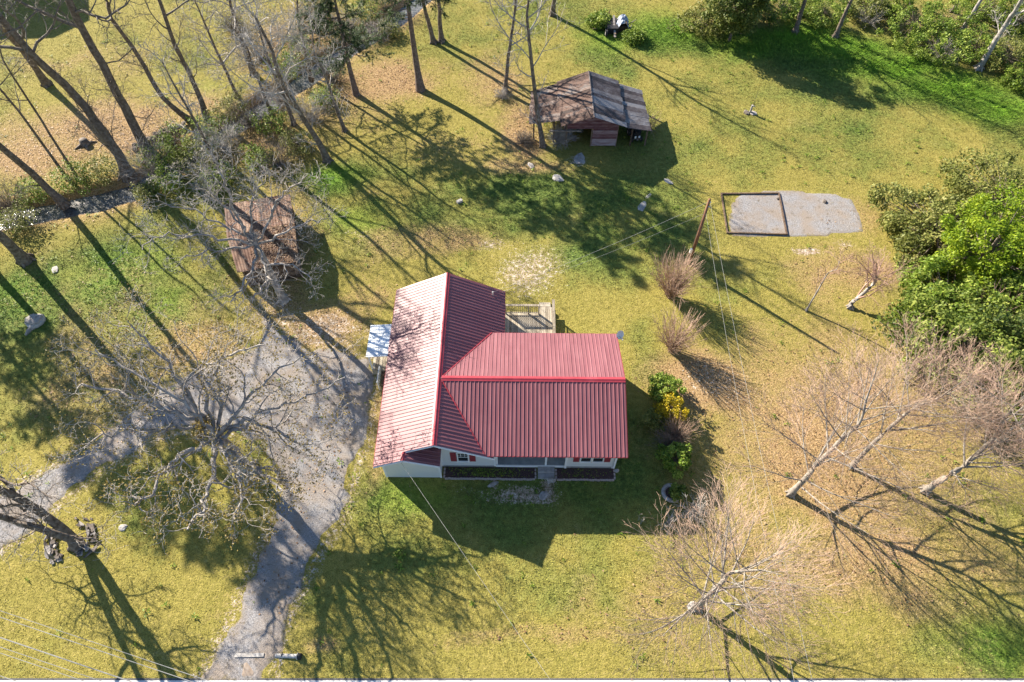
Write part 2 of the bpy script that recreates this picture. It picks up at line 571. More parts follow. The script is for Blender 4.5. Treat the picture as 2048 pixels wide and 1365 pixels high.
M['clay'] = simple('clay_patch', (0.25, 0.185, 0.135), (0.34, 0.285, 0.235), 3, 0.9, bs=0.3)
M['creek'] = mat_water()

# ------------------------------------------------------------------ ground
CREEK_PX = [(-160, 505), (-60, 455), (0, 433), (60, 422), (130, 409), (200, 396), (265, 376), (325, 340), (390, 300), (455, 255), (525, 208), (590, 165), (640, 132), (690, 97), (740, 68), (790, 35), (850, -15), (930, -70)]
CREEK = [tuple(G(*p)[:2]) for p in CREEK_PX]
DRIVE_PX = [(388, 1372), (440, 1275), (482, 1190), (518, 1105), (545, 1040), (562, 985), (556, 930), (520, 885), (430, 852), (340, 868), (270, 905), (200, 945), (130, 1000), (60, 1062), (0, 1103), (-120, 1170), (-120, 1045), (0, 985), (90, 945), (180, 888), (240, 835), (300, 790), (380, 745), (450, 712), (515, 690), (506, 632), (545, 615), (566, 660), (622, 690), (690, 702), (742, 718), (752, 770), (744, 830), (737, 890), (717, 927), (690, 1036), (638, 1111), (618, 1160), (577, 1236), (560, 1292), (546, 1372)]
DRIVE = [tuple(G(*p)[:2]) for p in DRIVE_PX]
PAD_PX = [(1452, 450), (1462, 400), (1480, 384), (1560, 379), (1610, 380), (1668, 384), (1706, 398), (1728, 430), (1730, 468), (1660, 476), (1600, 478), (1530, 479), (1458, 476)]
PAD = [tuple(G(*p)[:2]) for p in PAD_PX]

LUSH = [(80, 610, 160, 110, .9), (250, 560, 190, 110, .85), (330, 470, 140, 90, .5), (170, 710, 200, 100, .7), (60, 830, 120, 120, .5), (430, 540, 90, 90, .6),
        (1010, 1010, 300, 70, .8), (1250, 900, 80, 140, .7), (770, 980, 70, 90, .8), (850, 1100, 130, 60, .55), (760, 1080, 60, 80, .5), (300, 1000, 150, 90, .4), (650, 1180, 90, 60, .45),
        (700, 430, 110, 70, .6), (640, 365, 90, 40, .95), (760, 350, 110, 45, .6), (1100, 400, 260, 70, .8), (1260, 470, 160, 60, .75), (900, 420, 130, 60, .5), (1190, 530, 130, 60, .6),
        (1620, 270, 420, 110, .42), (1450, 240, 150, 60, .3), (1100, 1150, 300, 90, .22), (250, 100, 200, 70, .25), (1250, 280, 70, 40, .7), (1300, 200, 100, 40, .35), (1420, 300, 120, 50, .3),
        (1550, 80, 200, 45, 1.), (1720, 120, 200, 50, 1.), (1900, 180, 180, 45, 1.), (2040, 240, 120, 60, .9), (1330, 70, 160, 45, .8), (1230, 110, 90, 40, .6), (1560, 180, 250, 50, .45), (1800, 240, 250, 50, .35),
        (1440, 560, 90, 50, .5), (1290, 720, 50, 80, .6), (1450, 640, 60, 40, .55), (1990, 1280, 140, 70, .6), (1900, 60, 250, 60, .7), (1650, 20, 250, 40, .6),
        (1120, 20, 160, 60, .5), (930, 60, 120, 60, .25), (400, 380, 110, 80, .5), (160, 40, 120, 60, .2), (420, 300, 90, 60, .6), (480, 220, 90, 50, .5), (30, 700, 80, 100, .6)]
LITTER = [(1680, 880, 300, 260, .66), (220, 640, 220, 120, .30), (150, 800, 160, 90, .35), (1350, 1180, 250, 160, .25), (1500, 840, 110, 80, .5), (1780, 1090, 260, 130, .6), (1500, 1120, 170, 130, .42), (1700, 560, 120, 80, .5), (1650, 700, 160, 90, .3), (1420, 765, 110, 60, 1.0),
          (220, 260, 230, 60, .85), (90, 310, 160, 60, .8), (390, 210, 90, 40, .5), (600, 80, 120, 70, .7), (760, 165, 110, 55, .85), (700, 230, 110, 50, .5), (1040, 270, 40, 70, .8), (1040, 335, 90, 22, .6),
          (640, 650, 110, 60, .75), (870, 480, 90, 30, .55), (780, 480, 80, 40, .4), (520, 300, 130, 70, .5), (1720, 440, 60, 60, .45), (560, 620, 60, 60, .6), (560, 470, 80, 100, .5), (720, 600, 50, 60, .5),
          (1150, 1280, 350, 25, .35), (560, 1130, 70, 120, .38), (640, 800, 90, 160, .32), (330, 830, 160, 70, .32), (250, 760, 140, 70, .5), (380, 690, 120, 60, .55), (900, 300, 160, 40, .35), (1480, 30, 90, 30, .6), (1880, 40, 120, 40, .45), (1990, 110, 80, 40, .6), (760, 830, 25, 140, .5), (150, 130, 150, 40, .3), (1000, 160, 70, 60, .5), (640, 1310, 40, 20, .6)]
DIRT = [(1065, 548, 75, 62, .66), (985, 487, 45, 16, .6), (1620, 507, 26, 9, 1.0), (1690, 500, 24, 8, .6), (1430, 758, 85, 40, .5), (640, 660, 100, 40, .7), (1050, 990, 90, 13, .8), (1107, 975, 20, 28, .8), (985, 970, 10, 18, .7), (930, 975, 60, 10, .4),
        (560, 640, 40, 30, .6), (1150, 320, 30, 16, .6), (700, 470, 40, 16, .4), (240, 780, 60, 30, .4), (1330, 640, 30, 60, .3), (1240, 230, 20, 14, .3), (1350, 860, 40, 60, .45)]


def blobs(lst):
    out = []
    for (cx, cy, rx, ry, s) in lst:
        c = G(cx, cy)
        wx = abs(G(cx + rx, cy).x - G(cx - rx, cy).x) / 2
        wy = abs(G(cx, max(cy - ry, -250)).y - G(cx, cy + ry).y) / 2
        out.append((c.x, c.y, wx, wy, s))
    return out


VIVID = [(1500, 95, 90, 26, .8), (1580, 78, 110, 26, 1.), (1680, 100, 120, 28, 1.), (1790, 135, 130, 28, 1.), (1900, 172, 130, 30, 1.), (2020, 215, 120, 34, 1.), (1330, 60, 110, 34, .7), (1220, 70, 60, 30, .7), (250, 545, 90, 50, .55), (660, 355, 60, 28, .8), (700, 440, 60, 30, .5), (820, 985, 60, 40, .5), (70, 580, 60, 40, .5), (330, 610, 70, 40, .4), (430, 300, 50, 50, .6), (1990, 1280, 120, 50, .5), (410, 190, 40, 30, .4)]
B_VIVID = blobs(VIVID)
B_LUSH, B_LIT, B_DIRT = blobs(LUSH), blobs(LITTER), blobs(DIRT)


def field(x, y, bl):
    m = np.zeros(len(x))
    for (cx, cy, wx, wy, s) in bl:
        d = ((x - cx) / wx) ** 2 + ((y - cy) / wy) ** 2
        m = np.maximum(m, s * np.exp(-(d ** 1.3) * 0.9))
    return m


def masks(x, y):
    wx = x + 2.2 * (fbm(x, y, 5, 3) - .5)
    wy = y + 2.2 * (fbm(x, y, 5, 9) - .5)
    lu = field(wx, wy, B_LUSH) + 0.75 * (fbm(x, y, 7, 21) - .5) + 0.75 * (fbm(x, y, 2.2, 29) - .46)
    li = field(wx, wy, B_LIT) + 0.55 * (fbm(x, y, 2.6, 41) - .52)
    di = field(wx, wy, B_DIRT) + 0.10 * (fbm(x, y, 2, 51) - .5)
    dc = dist_path(x, y, CREEK)
    li = np.maximum(li, 0.9 * np.exp(-(dc / 2.2) ** 2))
    dd_ = dist_path(x, y, DRIVE + [DRIVE[0]])
    di = np.maximum(di, 0.55 * np.exp(-(dd_ / 0.55) ** 2))
    vi = np.clip(field(wx, wy, B_VIVID), 0, 1)
    return np.clip(np.stack([lu, li, di, vi], 1), 0, 1)


HOUSE_C = (0.0, 20.0)


def ground_h(x, y):
    x = np.asarray(x, dtype=np.float64)
    y = np.asarray(y, dtype=np.float64)
    h = 0.10 * (fbm(x, y, 7, 77) - .5)
    flat = np.clip((np.hypot((x - 0.5) / 9.0, (y - 21) / 9.0) - 1) * 1.5, 0, 1)
    h = h * flat * np.clip((y - 5.5) / 3.0, 0, 1)
    w = dist_path(x, y, CREEK)
    w = w + 0.5 * (fbm(x, y, 2, 99) - .5)
    t = np.clip((w - 0.55) / 1.1, 0, 1)
    t = t * t * (3 - 2 * t)
    return h - 0.75 * (1 - t)


def axis(a, b, s):
    core = np.arange(a, b + 1e-6, s)
    outs = []
    d, st = 0.0, s
    while d < 900:
        st *= 1.45
        d += st
        outs.append(d)
    outs = np.array(outs)
    return np.concatenate([a - outs[::-1], core, b + outs])


xs, ys = axis(-52, 52, 0.30), axis(2, 69, 0.30)
gx, gy = np.meshgrid(xs, ys)
gxf, gyf = gx.ravel(), gy.ravel()
gz = ground_h(gxf, gyf)


def np_mesh(name, V, F, mat, parent=None, mask=None, var=None, smooth=False):
    me = bpy.data.meshes.new(name)
    V = np.asarray(V, dtype=np.float32)
    F = np.asarray(F, dtype=np.int32)
    k = F.shape[1]
    me.vertices.add(len(V))
    me.vertices.foreach_set('co', V.ravel())
    me.loops.add(F.size)
    me.loops.foreach_set('vertex_index', F.ravel())
    me.polygons.add(len(F))
    me.polygons.foreach_set('loop_start', np.arange(0, F.size, k, dtype=np.int32))
    me.polygons.foreach_set('loop_total', np.full(len(F), k, dtype=np.int32))
    if smooth:
        me.polygons.foreach_set('use_smooth', np.ones(len(F), dtype=bool))
    if mask is not None:
        at = me.attributes.new('mask', 'FLOAT_COLOR', 'POINT')
        at.data.foreach_set('color', np.asarray(mask, dtype=np.float32).ravel())
    if var is not None:
        at = me.attributes.new('var', 'FLOAT', 'POINT')
        at.data.foreach_set('value', np.asarray(var, dtype=np.float32))
    me.materials.append(mat)
    me.update(calc_edges=True)
    me.validate()
    return link(bpy.data.objects.new(name, me), parent)


nx, ny = len(xs), len(ys)
ii = (np.arange(ny - 1)[:, None] * nx + np.arange(nx - 1)[None, :]).ravel()
gf = np.stack([ii, ii + 1, ii + nx + 1, ii + nx], 1)
ground = np_mesh('ground', np.stack([gxf, gyf, gz], 1), gf, M['lawn'], mask=masks(gxf, gyf), smooth=True)
set_tag(ground, 'mown lawn and leaf strewn yard around the red roofed house', kind='structure')


def ragged_sheet(name, poly, mat, lift, step=0.45, amp=0.16, label=None, seed=5):
    """flat sheet with an uneven border, following the ground"""
    pts = []
    n = len(poly)
    rng = random.Random(seed)
    for i in range(n):
        a, b = Vector((*poly[i], 0)), Vector((*poly[(i + 1) % n], 0))
        m = max(1, int((b - a).length / step))
        nr = Vector(((b - a).y, -(b - a).x, 0)).normalized()
        for k in range(m):
            q = a.lerp(b, k / m)
            q = q + nr * (amp * 2.4 * (float(fbm([q.x], [q.y], 1.3, seed)[0]) - .5) + rng.uniform(-.06, .06))
            pts.append((q.x, q.y))
    x0, x1 = min(p[0] for p in pts), max(p[0] for p in pts)
    y0, y1 = min(p[1] for p in pts), max(p[1] for p in pts)
    bmv = [bpy.data.meshes.new(name)]
    from mathutils.geometry import delaunay_2d_cdt
    ins = []
    gs = 0.45
    X, Y = np.meshgrid(np.arange(x0, x1, gs), np.arange(y0, y1, gs))
    X, Y = X.ravel(), Y.ravel()
    k = in_poly(X, Y, pts) & (dist_path(X, Y, pts + [pts[0]]) > 0.2)
    vs = [Vector(p) for p in pts] + [Vector((a, b)) for a, b in zip(X[k], Y[k])]
    ed = [(i, (i + 1) % len(pts)) for i in range(len(pts))]
    v2, e2, f2, *_ = delaunay_2d_cdt(vs, ed, [], 1, 1e-4)
    ax = np.array([v.x for v in v2])
    ay = np.array([v.y for v in v2])
    bd = dist_path(ax, ay, pts + [pts[0]])
    az = ground_h(ax, ay) + np.where(bd < 1e-3, -.03, lift)
    mb = MB()
    mb.add(list(zip(ax, ay, az)), [tuple(f) for f in f2])
    mb.c = list(np.clip(dist_path(ax, ay, pts + [pts[0]]) / 0.65, 0, 1))
    o = mb.build(name, mat)
    set_tag(o, label, kind='structure')
    return o


ragged_sheet('driveway', DRIVE, M['gravel'], 0.020, step=0.25, amp=0.55, label='pale gravel driveway curving past the house')
ragged_sheet('gravel_pad', PAD, M['gravel'], 0.022, amp=0.10, label='grey gravel pad beside the timber frame', seed=8)
# clay patch over the culvert at the mouth of the drive
ragged_sheet('clay_patch', [tuple(G(*p)[:2]) for p in ((478, 1312), (520, 1311), (516, 1340), (505, 1368), (463, 1368))], M['clay'], 0.032, amp=0.05, step=0.3, label='bare tan clay patch in the driveway mouth', seed=3)
# tyre ruts near the road
for k, pts in enumerate((((948, 1280), (1000, 1275), (1060, 1274), (1120, 1276), (1180, 1281), (1240, 1290), (1272, 1296)), ((955, 1296), (1010, 1288), (1080, 1282), (1150, 1284), (1210, 1290), (1262, 1297)))):
    up = [tuple(G(px, py - 2.2)[:2]) for px, py in pts]
    dn = [tuple(G(px, py + 2.2)[:2]) for px, py in reversed(pts)]
    ragged_sheet('tyre_rut', up + dn, M['soil'], 0.03, step=0.25, amp=0.06, label=('upper' if k == 0 else 'lower') + ' curved brown tyre rut pressed into the grass near the road', seed=20 + k)

# road along the bottom
ry = G(1024, 1357).y
mb = MB().add([(-300, ry, 0.016), (-300, -12, 0.016), (300, -12, 0.016), (300, ry, 0.016)], [(0, 1, 2, 3)])
# (gentle crown is not visible from above)
set_tag(mb.build('road', M['asphalt']), 'grey asphalt road along the front of the lawn', kind='structure')
mb = MB().add([(-300, ry - 0.10, 0.024), (-300, ry - 0.28, 0.024), (300, ry - 0.28, 0.024), (300, ry - 0.10, 0.024)], [(0, 1, 2, 3)])
set_tag(mb.build('road_edge_line', M['line_white']), 'white painted edge line on the road', kind='structure')

# creek water
cw = MB()
w = 1.25
prev = None
for i, (x, y) in enumerate(CREEK):
    a = Vector(CREEK[max(i - 1, 0)])
    b = Vector(CREEK[min(i + 1, len(CREEK) - 1)])
    t = (b - a).normalized()
    cw.v += [(x - t.y * w, y + t.x * w, -0.52), (x + t.y * w, y - t.x * w, -0.52)]
    if i:
        cw.f.append((2 * i - 2, 2 * i - 1, 2 * i + 1, 2 * i))
set_tag(cw.build('creek', M['creek']), 'narrow shallow creek between leafy banks', kind='structure')

# ------------------------------------------------------------------ house
HA = G(880, 757, 4.1)
house = thing('house', 'white sided single storey house with a red ribbed metal roof', 'house', (HA.x, HA.y, 0), R(-0.6))
RIDGE, M_EAVE, M_HALF = 4.10, 2.70, 4.06
GS = 0.51
GL, GR_B, GR_F, GU = -3.45, 3.50, 3.10, -0.06
V_BACK, V_FRONT, V_EXT = 7.60, -4.12, -4.62
U_END = 10.36


def zg(u):
    return RIDGE - GS * abs(u - GU)


def zm(v):
    return RIDGE - (RIDGE - M_EAVE) * abs(v) / M_HALF


def clip_lim(poly, a):
    """b range of a polygon at along coordinate a"""
    bs = []
    n = len(poly)
    for i in range(n):
        (a0, b0), (a1, b1) = poly[i], poly[(i + 1) % n]
        if (a0 - a) * (a1 - a) <= 0 and a0 != a1:
            bs.append(b0 + (b1 - b0) * (a - a0) / (a1 - a0))
    return (min(bs), max(bs)) if bs else None


def slope_panels(parent, P, poly, amin, amax, mat, width=0.914, nrib=4, rib=0.028, rw=0.022, lift=0.035, name='roof_panel', thick=0.006, breaks=(), rng=None, flat=0.0):
    """P(a,b)->point on the plane, n its normal. Panels side by side, each a folded sheet clipped to poly"""
    p0, p1, p2 = P(0, 0), P(1, 0), P(0, 1)
    e = (p1 - p0).normalized()
    s = (p2 - p0).normalized()
    n = e.cross(s).normalized()
    if n.z < 0:
        n = -n
    a = amin
    k = 0
    out = []
    while a < amax - 0.02:
        a2 = min(a + width, amax)
        prof = []
        sp = width / nrib
        prof.append((a, 0.0))
        for i in range(nrib):
            c = a + sp * (i + 0.5)
            if c + rw > a2:
                break
            prof += [(c - rw * 1.4, 0.0), (c - rw * 0.5, rib), (c + rw * 0.5, rib), (c + rw * 1.4, 0.0)]
        prof.append((a2, 0.0))
        for br in breaks:
            if a < br < a2:
                prof.append((br, 0.0))
        prof.sort()
        vs, fs = [], []
        off = lift + (0.003 if k % 2 else 0.0)
        tilt = rng.uniform(-1, 1) * flat if rng else 0
        for (aa, h) in prof:
            q = min(max(aa, amin + 1e-4), amax - 1e-4)
            lim = clip_lim(poly, q) or (0, 0)
            for b in lim:
                vs.append(tuple(P(aa, b) + n * (off + h + tilt * (aa - a))))
        for i in range(len(prof) - 1):
            fs.append((2 * i, 2 * i + 2, 2 * i + 3, 2 * i + 1))
        mb = MB().add(vs, fs)
        out.append(mb.build(name, mat, parent))
        a = a2
        k += 1
    return out


# the deck boards under the sheets are the part "roof"; sheets, caps and valleys are its pieces
rb = MB()


def deckpoly(pts, th=0.10):
    n = len(pts)
    vs = [tuple(p) for p in pts] + [(p[0], p[1], p[2] - th) for p in pts]
    fs = [tuple(range(n)), tuple(range(2 * n - 1, n - 1, -1))]
    fs += [(i, i + n, (i + 1) % n + n, (i + 1) % n) for i in range(n)]
    rb.add(vs, fs)


UV_F, UV_B = 2.62, 2.76
deckpoly([(0, 0, RIDGE), (UV_F, -M_HALF, M_EAVE), (U_END, -M_HALF, M_EAVE), (U_END, 0, RIDGE)])
deckpoly([(0, 0, RIDGE), (U_END, 0, RIDGE), (U_END, M_HALF, M_EAVE), (UV_B, M_HALF, M_EAVE)])
deckpoly([(GU, V_FRONT, RIDGE), (GU, V_BACK, RIDGE), (GL, V_BACK, zg(GL)), (GL, V_EXT, zg(GL)), (-1.75, V_EXT, zg(-1.75)), (-1.75, V_FRONT, zg(-1.75))])
deckpoly([(GU, V_FRONT, RIDGE), (GR_F, V_FRONT, zg(GR_F)), (GR_F, -M_HALF, zg(GR_F)), (UV_F, -M_HALF, zg(UV_F)), (GU, 0, RIDGE)])
deckpoly([(GU, 0, RIDGE), (UV_B, M_HALF, zg(UV_B)), (GR_B, M_HALF, zg(GR_B)), (GR_B, V_BACK, zg(GR_B)), (GU, V_BACK, RIDGE)])
EXT_R_U, EXT_R_Z = 0.17, 2.50
deckpoly([(-1.75, V_EXT, zg(-1.75)), (EXT_R_U, V_EXT, EXT_R_Z), (EXT_R_U, -3.56, EXT_R_Z), (-1.75, -3.56, zg(-1.75))])
roof = rb.build('roof', M['white'], house)

SLm = math.hypot(M_HALF, RIDGE - M_EAVE)
fm = (lambda a, b: Vector((a, -M_HALF * (1 - b / SLm), M_EAVE + (RIDGE - M_EAVE) * b / SLm)))
slope_panels(roof, fm, [(0, SLm), (UV_F, 0), (U_END, 0), (U_END, SLm)], 0.02, U_END, M['roof_red'], breaks=(UV_F,))
bmn = (lambda a, b: Vector((a, M_HALF * (1 - b / SLm), M_EAVE + (RIDGE - M_EAVE) * b / SLm)))
slope_panels(roof, bmn, [(0, SLm), (UV_B, 0), (U_END, 0), (U_END, SLm)], 0.02, U_END, M['roof_red'], breaks=(UV_B,))
cg = math.sqrt(1 + GS * GS)
SLl = (GU - GL) * cg
lf = (lambda a, b: Vector((GL + b / cg, a, zg(GL) + GS * b / cg)))
bx_ = (-1.75 - GL) * cg
slope_panels(roof, lf, [(V_FRONT, 0), (V_FRONT, SLl), (V_BACK, SLl), (V_BACK, 0)], V_FRONT, V_BACK, M['roof_red_side'])
slope_panels(roof, lf, [(V_EXT, 0), (V_EXT, bx_), (V_FRONT, bx_), (V_FRONT, 0)], V_EXT, V_FRONT, M['roof_red_side'], nrib=4)
SLrb = (GR_B - GU) * cg
rbk = (lambda a, b: Vector((GR_B - b / cg, a, zg(GR_B) + GS * b / cg)))
bv = (GR_B - UV_B) * cg
slope_panels(roof, rbk, [(0, SLrb), (M_HALF, bv), (M_HALF + 0.001, 0), (V_BACK, 0), (V_BACK, SLrb)], 0.02, V_BACK, M['roof_red_side'], breaks=(M_HALF, M_HALF + .001))
SLrf = (GR_F - GU) * cg
rfr = (lambda a, b: Vector((GR_F - b / cg, a, zg(GR_F) + GS * b / cg)))
bvf = (GR_F - UV_F) * cg
slope_panels(roof, rfr, [(0, SLrf), (-M_HALF, bvf), (-M_HALF - .001, 0), (V_FRONT, 0), (V_FRONT, SLrf)], V_FRONT, -0.02, M['roof_red_side'], breaks=(-M_HALF, -M_HALF - .001))
dxe = EXT_R_U + 1.75
dze = zg(-1.75) - EXT_R_Z
SLe = math.hypot(dxe, dze)
ext = (lambda a, b: Vector((EXT_R_U - dxe * b / SLe, a, EXT_R_Z + dze * b / SLe)))
slope_panels(roof, ext, [(V_EXT, 0), (V_EXT, SLe), (-3.58, SLe), (-3.58, 0)], V_EXT, -3.58, M['roof_red_side'])


def cap(pts, hw, zdrop, name='ridge_cap', lift=0.065, mat='trim_red'):
    """bent metal cap along a ridge: pts centre line, hw half width vector, drop at edges"""
    mb = MB()
    n = len(pts)
    for p, h in zip(pts, hw):
        for s, dz in ((-1, -zdrop), (-0.55, -zdrop * 0.5), (-0.12, 0.018), (0.12, 0.018), (0.55, -zdrop * 0.5), (1, -zdrop)):
            mb.v.append((p[0] + h[0] * s, p[1] + h[1] * s, p[2] + lift + dz))
    for i in range(n - 1):
        for k in range(5):
            mb.f.append((6 * i + k, 6 * i + k + 1, 6 * i + 7 + k, 6 * i + 6 + k))
    return mb.build(name, M[mat], roof)


cap([(0.10, 0, RIDGE), (U_END + 0.02, 0, RIDGE)], [(0, .17)] * 2, 0.05)
cap([(GU, V_FRONT - .02, RIDGE), (GU, 0.0, RIDGE)], [(.17, 0)] * 2, 0.075)
cap([(GU, 0.0, RIDGE), (GU, V_BACK + .02, RIDGE)], [(.17, 0)] * 2, 0.075)
cap([(-1.75, V_EXT - .02, zg(-1.75)), (-1.75, V_FRONT - 0.02, zg(-1.75))], [(.12, 0)] * 2, 0.05)


def strip(pts, r, name, mat='trim_red'):
    mb = MB()
    mb.tube(pts, [r] * len(pts), 6)
    return mb.build(name, M[mat], roof)


strip([(0.12, -.12, RIDGE - .02), (UV_F, -M_HALF - .01, M_EAVE + .045)], 0.045, 'valley_flashing')
strip([(0.12, .12, RIDGE - .02), (UV_B, M_HALF + .01, M_EAVE + .045)], 0.045, 'valley_flashing')
# eave and rake trims
for nm, p, q in (('eave_trim', (UV_F, -M_HALF - .012, M_EAVE + .0), (U_END, -M_HALF - .012, M_EAVE + .0)), ('eave_trim', (UV_B, M_HALF + .012, M_EAVE), (U_END, M_HALF + .012, M_EAVE)),
                 ('eave_trim', (GL - .012, V_EXT, zg(GL)), (GL - .012, V_BACK, zg(GL))), ('eave_trim', (GR_B + .012, M_HALF, zg(GR_B)), (GR_B + .012, V_BACK, zg(GR_B))),
                 ('rake_trim', (U_END + .012, -M_HALF, M_EAVE + .0), (U_END + .012, 0, RIDGE)), ('rake_trim', (U_END + .012, 0, RIDGE), (U_END + .012, M_HALF, M_EAVE)),
                 ('rake_trim', (GU, V_BACK + .012, RIDGE), (GL, V_BACK + .012, zg(GL))), ('rake_trim', (GU, V_BACK + .012, RIDGE), (GR_B, V_BACK + .012, zg(GR_B)))):
    strip([p, q], 0.035, nm)
for p, q in (((GU, V_FRONT - .012, RIDGE - .06), (GR_F, V_FRONT - .012, zg(GR_F) - .06)), ((GU, V_FRONT - .012, RIDGE - .06), (-1.75, V_FRONT - .012, zg(-1.75) - .06)),
             ((-1.75, V_EXT - .012, zg(-1.75) - .06), (GL, V_EXT - .012, zg(GL) - .06)), ((-1.75, V_EXT - .012, zg(-1.75) - .06), (EXT_R_U, V_EXT - .012, EXT_R_Z - .06))):
    strip([p, q], 0.045, 'fascia', 'white')
# vent pipe on the back slope
mb = MB().tube([(2.75, 7.0, zg(2.75)), (2.75, 7.0, zg(2.75) + .38)], [.05, .05], 8)
mb.build('vent_pipe', M['pipe'], roof)

# walls
F0 = 0.30
WL, WR = -3.10, 9.95
GW_F, GW_B = -3.56, 7.22
GWR = 3.12
MW_F, MW_B = -3.56, 3.66
PORCH_V, PR0, PR1 = -1.95, GWR, 7.15


def wall(pts, th_dir, name='wall', mat='siding'):
    n = len(pts)
    d = Vector(th_dir)
    vs = [tuple(p) for p in pts] + [tuple(Vector(p) + d) for p in pts]
    fs = [tuple(range(n)), tuple(range(2 * n - 1, n - 1, -1))] + [(i, i + n, (i + 1) % n + n, (i + 1) % n) for i in range(n)]
    return MB().add(vs, fs).build(name, M[mat], house)


t_ = 0.12
# gable wing: front wall right of the projecting bay, bay front, left, back, right pieces
wall([(EXT_R_U - .17, GW_F, F0), (GWR, GW_F, F0), (GWR, GW_F, zg(GWR) - .12), (GU, GW_F, RIDGE - .12), (EXT_R_U - .17, GW_F, zg(EXT_R_U - .17) - .12)], (0, t_, 0))
EXT_W = -4.22
ez = (lambda u: (EXT_R_Z + dze * (EXT_R_U - u) / dxe) - .12)
wall([(WL, EXT_W, 0.05), (EXT_R_U - .14, EXT_W, 0.05), (EXT_R_U - .14, EXT_W, ez(EXT_R_U - .14)), (-1.75, EXT_W, zg(-1.75) - .13), (WL, EXT_W, zg(WL) - .12)], (0, t_, 0))
wall([(EXT_R_U - .14, EXT_W + t_, 0.05), (EXT_R_U - .14, GW_F, 0.05), (EXT_R_U - .14, GW_F, ez(EXT_R_U - .14)), (EXT_R_U - .14, EXT_W + t_, ez(EXT_R_U - .14))], (-t_, 0, 0))
wall([(WL, EXT_W + t_, 0.05), (WL, GW_B - t_, 0.05), (WL, GW_B - t_, zg(WL) - .12), (WL, EXT_W + t_, zg(WL) - .12)], (t_, 0, 0))
wall([(WL, GW_B, 0.05), (GWR, GW_B, 0.05), (GWR, GW_B, zg(GWR) - .12), (GU, GW_B, RIDGE - .12), (WL, GW_B, zg(WL) - .12)], (0, -t_, 0))
wall([(GWR, MW_B, 0.05), (GWR, GW_B - t_, 0.05), (GWR, GW_B - t_, zg(GWR) - .12), (GWR, MW_B, zg(GWR) - .12)], (-t_, 0, 0))
# main wing
wall([(PR1, MW_F, F0), (WR, MW_F, F0), (WR, MW_F, zm(MW_F) - .12), (PR1, MW_F, zm(MW_F) - .12)], (0, t_, 0))
wall([(PR0, PORCH_V, F0), (PR1, PORCH_V, F0), (PR1, PORCH_V, zm(PORCH_V) - .12), (PR0, PORCH_V, zm(PORCH_V) - .12)], (0, t_, 0))
wall([(PR1, MW_F + t_, F0), (PR1, PORCH_V, F0), (PR1, PORCH_V, zm(PORCH_V) - .12), (PR1, MW_F + t_, zm(MW_F) - .12)], (t_, 0, 0))
wall([(WR, MW_F, 0.05), (WR, MW_B, 0.05), (WR, MW_B, zm(MW_B) - .12), (WR, 0, RIDGE - .12), (WR, MW_F, zm(MW_F) - .12)], (-t_, 0, 0))
wall([(GWR, MW_B, 0.05), (WR - t_, MW_B, 0.05), (WR - t_, MW_B, zm(MW_B) - .12), (GWR, MW_B, zm(MW_B) - .12)], (0, -t_, 0))
# foundation
MB().box(WL + .02, GWR - .02, GW_F + .03, GW_B - .02, 0, F0 - .002).build('foundation', M['concrete'], house)
MB().box(PR1 - .3, WR - .02, MW_F + .03, MW_B - .02, 0, F0 - .004).build('foundation', M['concrete'], house)
MB().box(PR0 + .01, PR1 + .0, -3.50, PORCH_V, 0.0, F0).build('porch_floor', M['porch_floor'], house)
MB().box(PR0 + .01, PR1 - .06, -3.56, -3.505, 0.10, F0 + .015).build('porch_edge', M['white'], house)
# porch posts, corner boards
for (u, v, z1) in ((6.02, -3.44, zm(-3.44) - .12), (PR1 - .01, -3.64, zm(-3.6) - .12), (3.20, -3.44, zm(-3.44) - .14)):
    MB().box(u - .055, u + .055, v - .055, v + .055, F0 + .002, z1).build('porch_post', M['white'], house)
for (u, v, z0, z1) in ((WR + .005, MW_F - .012, .1, zm(MW_F) - .14), (WL - .005, EXT_W - .012, .06, zg(WL) - .14), (EXT_R_U - .16, EXT_W - .012, .06, ez(EXT_R_U - .16) - .02), (GWR - .03, GW_F - .012, F0, zg(GWR) - .14), (EXT_R_U - .10, GW_F - .015, .3, 3.0)):
    MB().box(u - .05, u + .05, v - .02, v + .06, z0, z1).build('corner_board', M['white'], house)
# a white door on the porch wall
dr = MB().box(5.55, 6.45, PORCH_V - .05, PORCH_V - .005, F0 + .02, F0 + 2.05).build('door', M['white'], house)
MB().box(5.62, 5.68, PORCH_V - .10, PORCH_V - .052, F0 + .95, F0 + 1.07).build('handle', M['metal'], dr)


def window(u0, u1, z0, z1, v, cols=3, rows=2, meet=True):
    fr = MB()
    y0, y1 = v - .055, v - .006
    f = .055
    fr.box(u0, u1, y0, y1, z0, z0 + f).box(u0, u1, y0, y1, z1 - f, z1).box(u0, u0 + f, y0, y1, z0 + f, z1 - f).box(u1 - f, u1, y0, y1, z0 + f, z1 - f)
    w = fr.build('window', M['white'], house)
    MB().box(u0 + f, u1 - f, v - .028, v - .008, z0 + f, z1 - f).build('pane', M['glass'], w)
    mn = MB()
    zmid = (z0 + z1) / 2
    if meet:
        mn.box(u0 + f, u1 - f, v - .046, v - .029, zmid - .022, zmid + .022)
    m1 = mn.build('sash_rail', M['white'], w)
    for i in range(1, cols):
        x = u0 + (u1 - u0) * i / cols
        MB().box(x - .011, x + .011, v - .040, v - .029, zmid + .022, z1 - f).build('muntin', M['white'], w)
    for i in range(1, rows):
        z = zmid + (z1 - zmid) * i / rows
        MB().box(u0 + f, u1 - f, v - .043, v - .041, z - .011, z + .011).build('muntin', M['white'], w)
    MB().box(u0 - .04, u1 + .04, v - .085, v - .057, z0 - .04, z0 + .012).build('sill', M['white'], w)
    return w


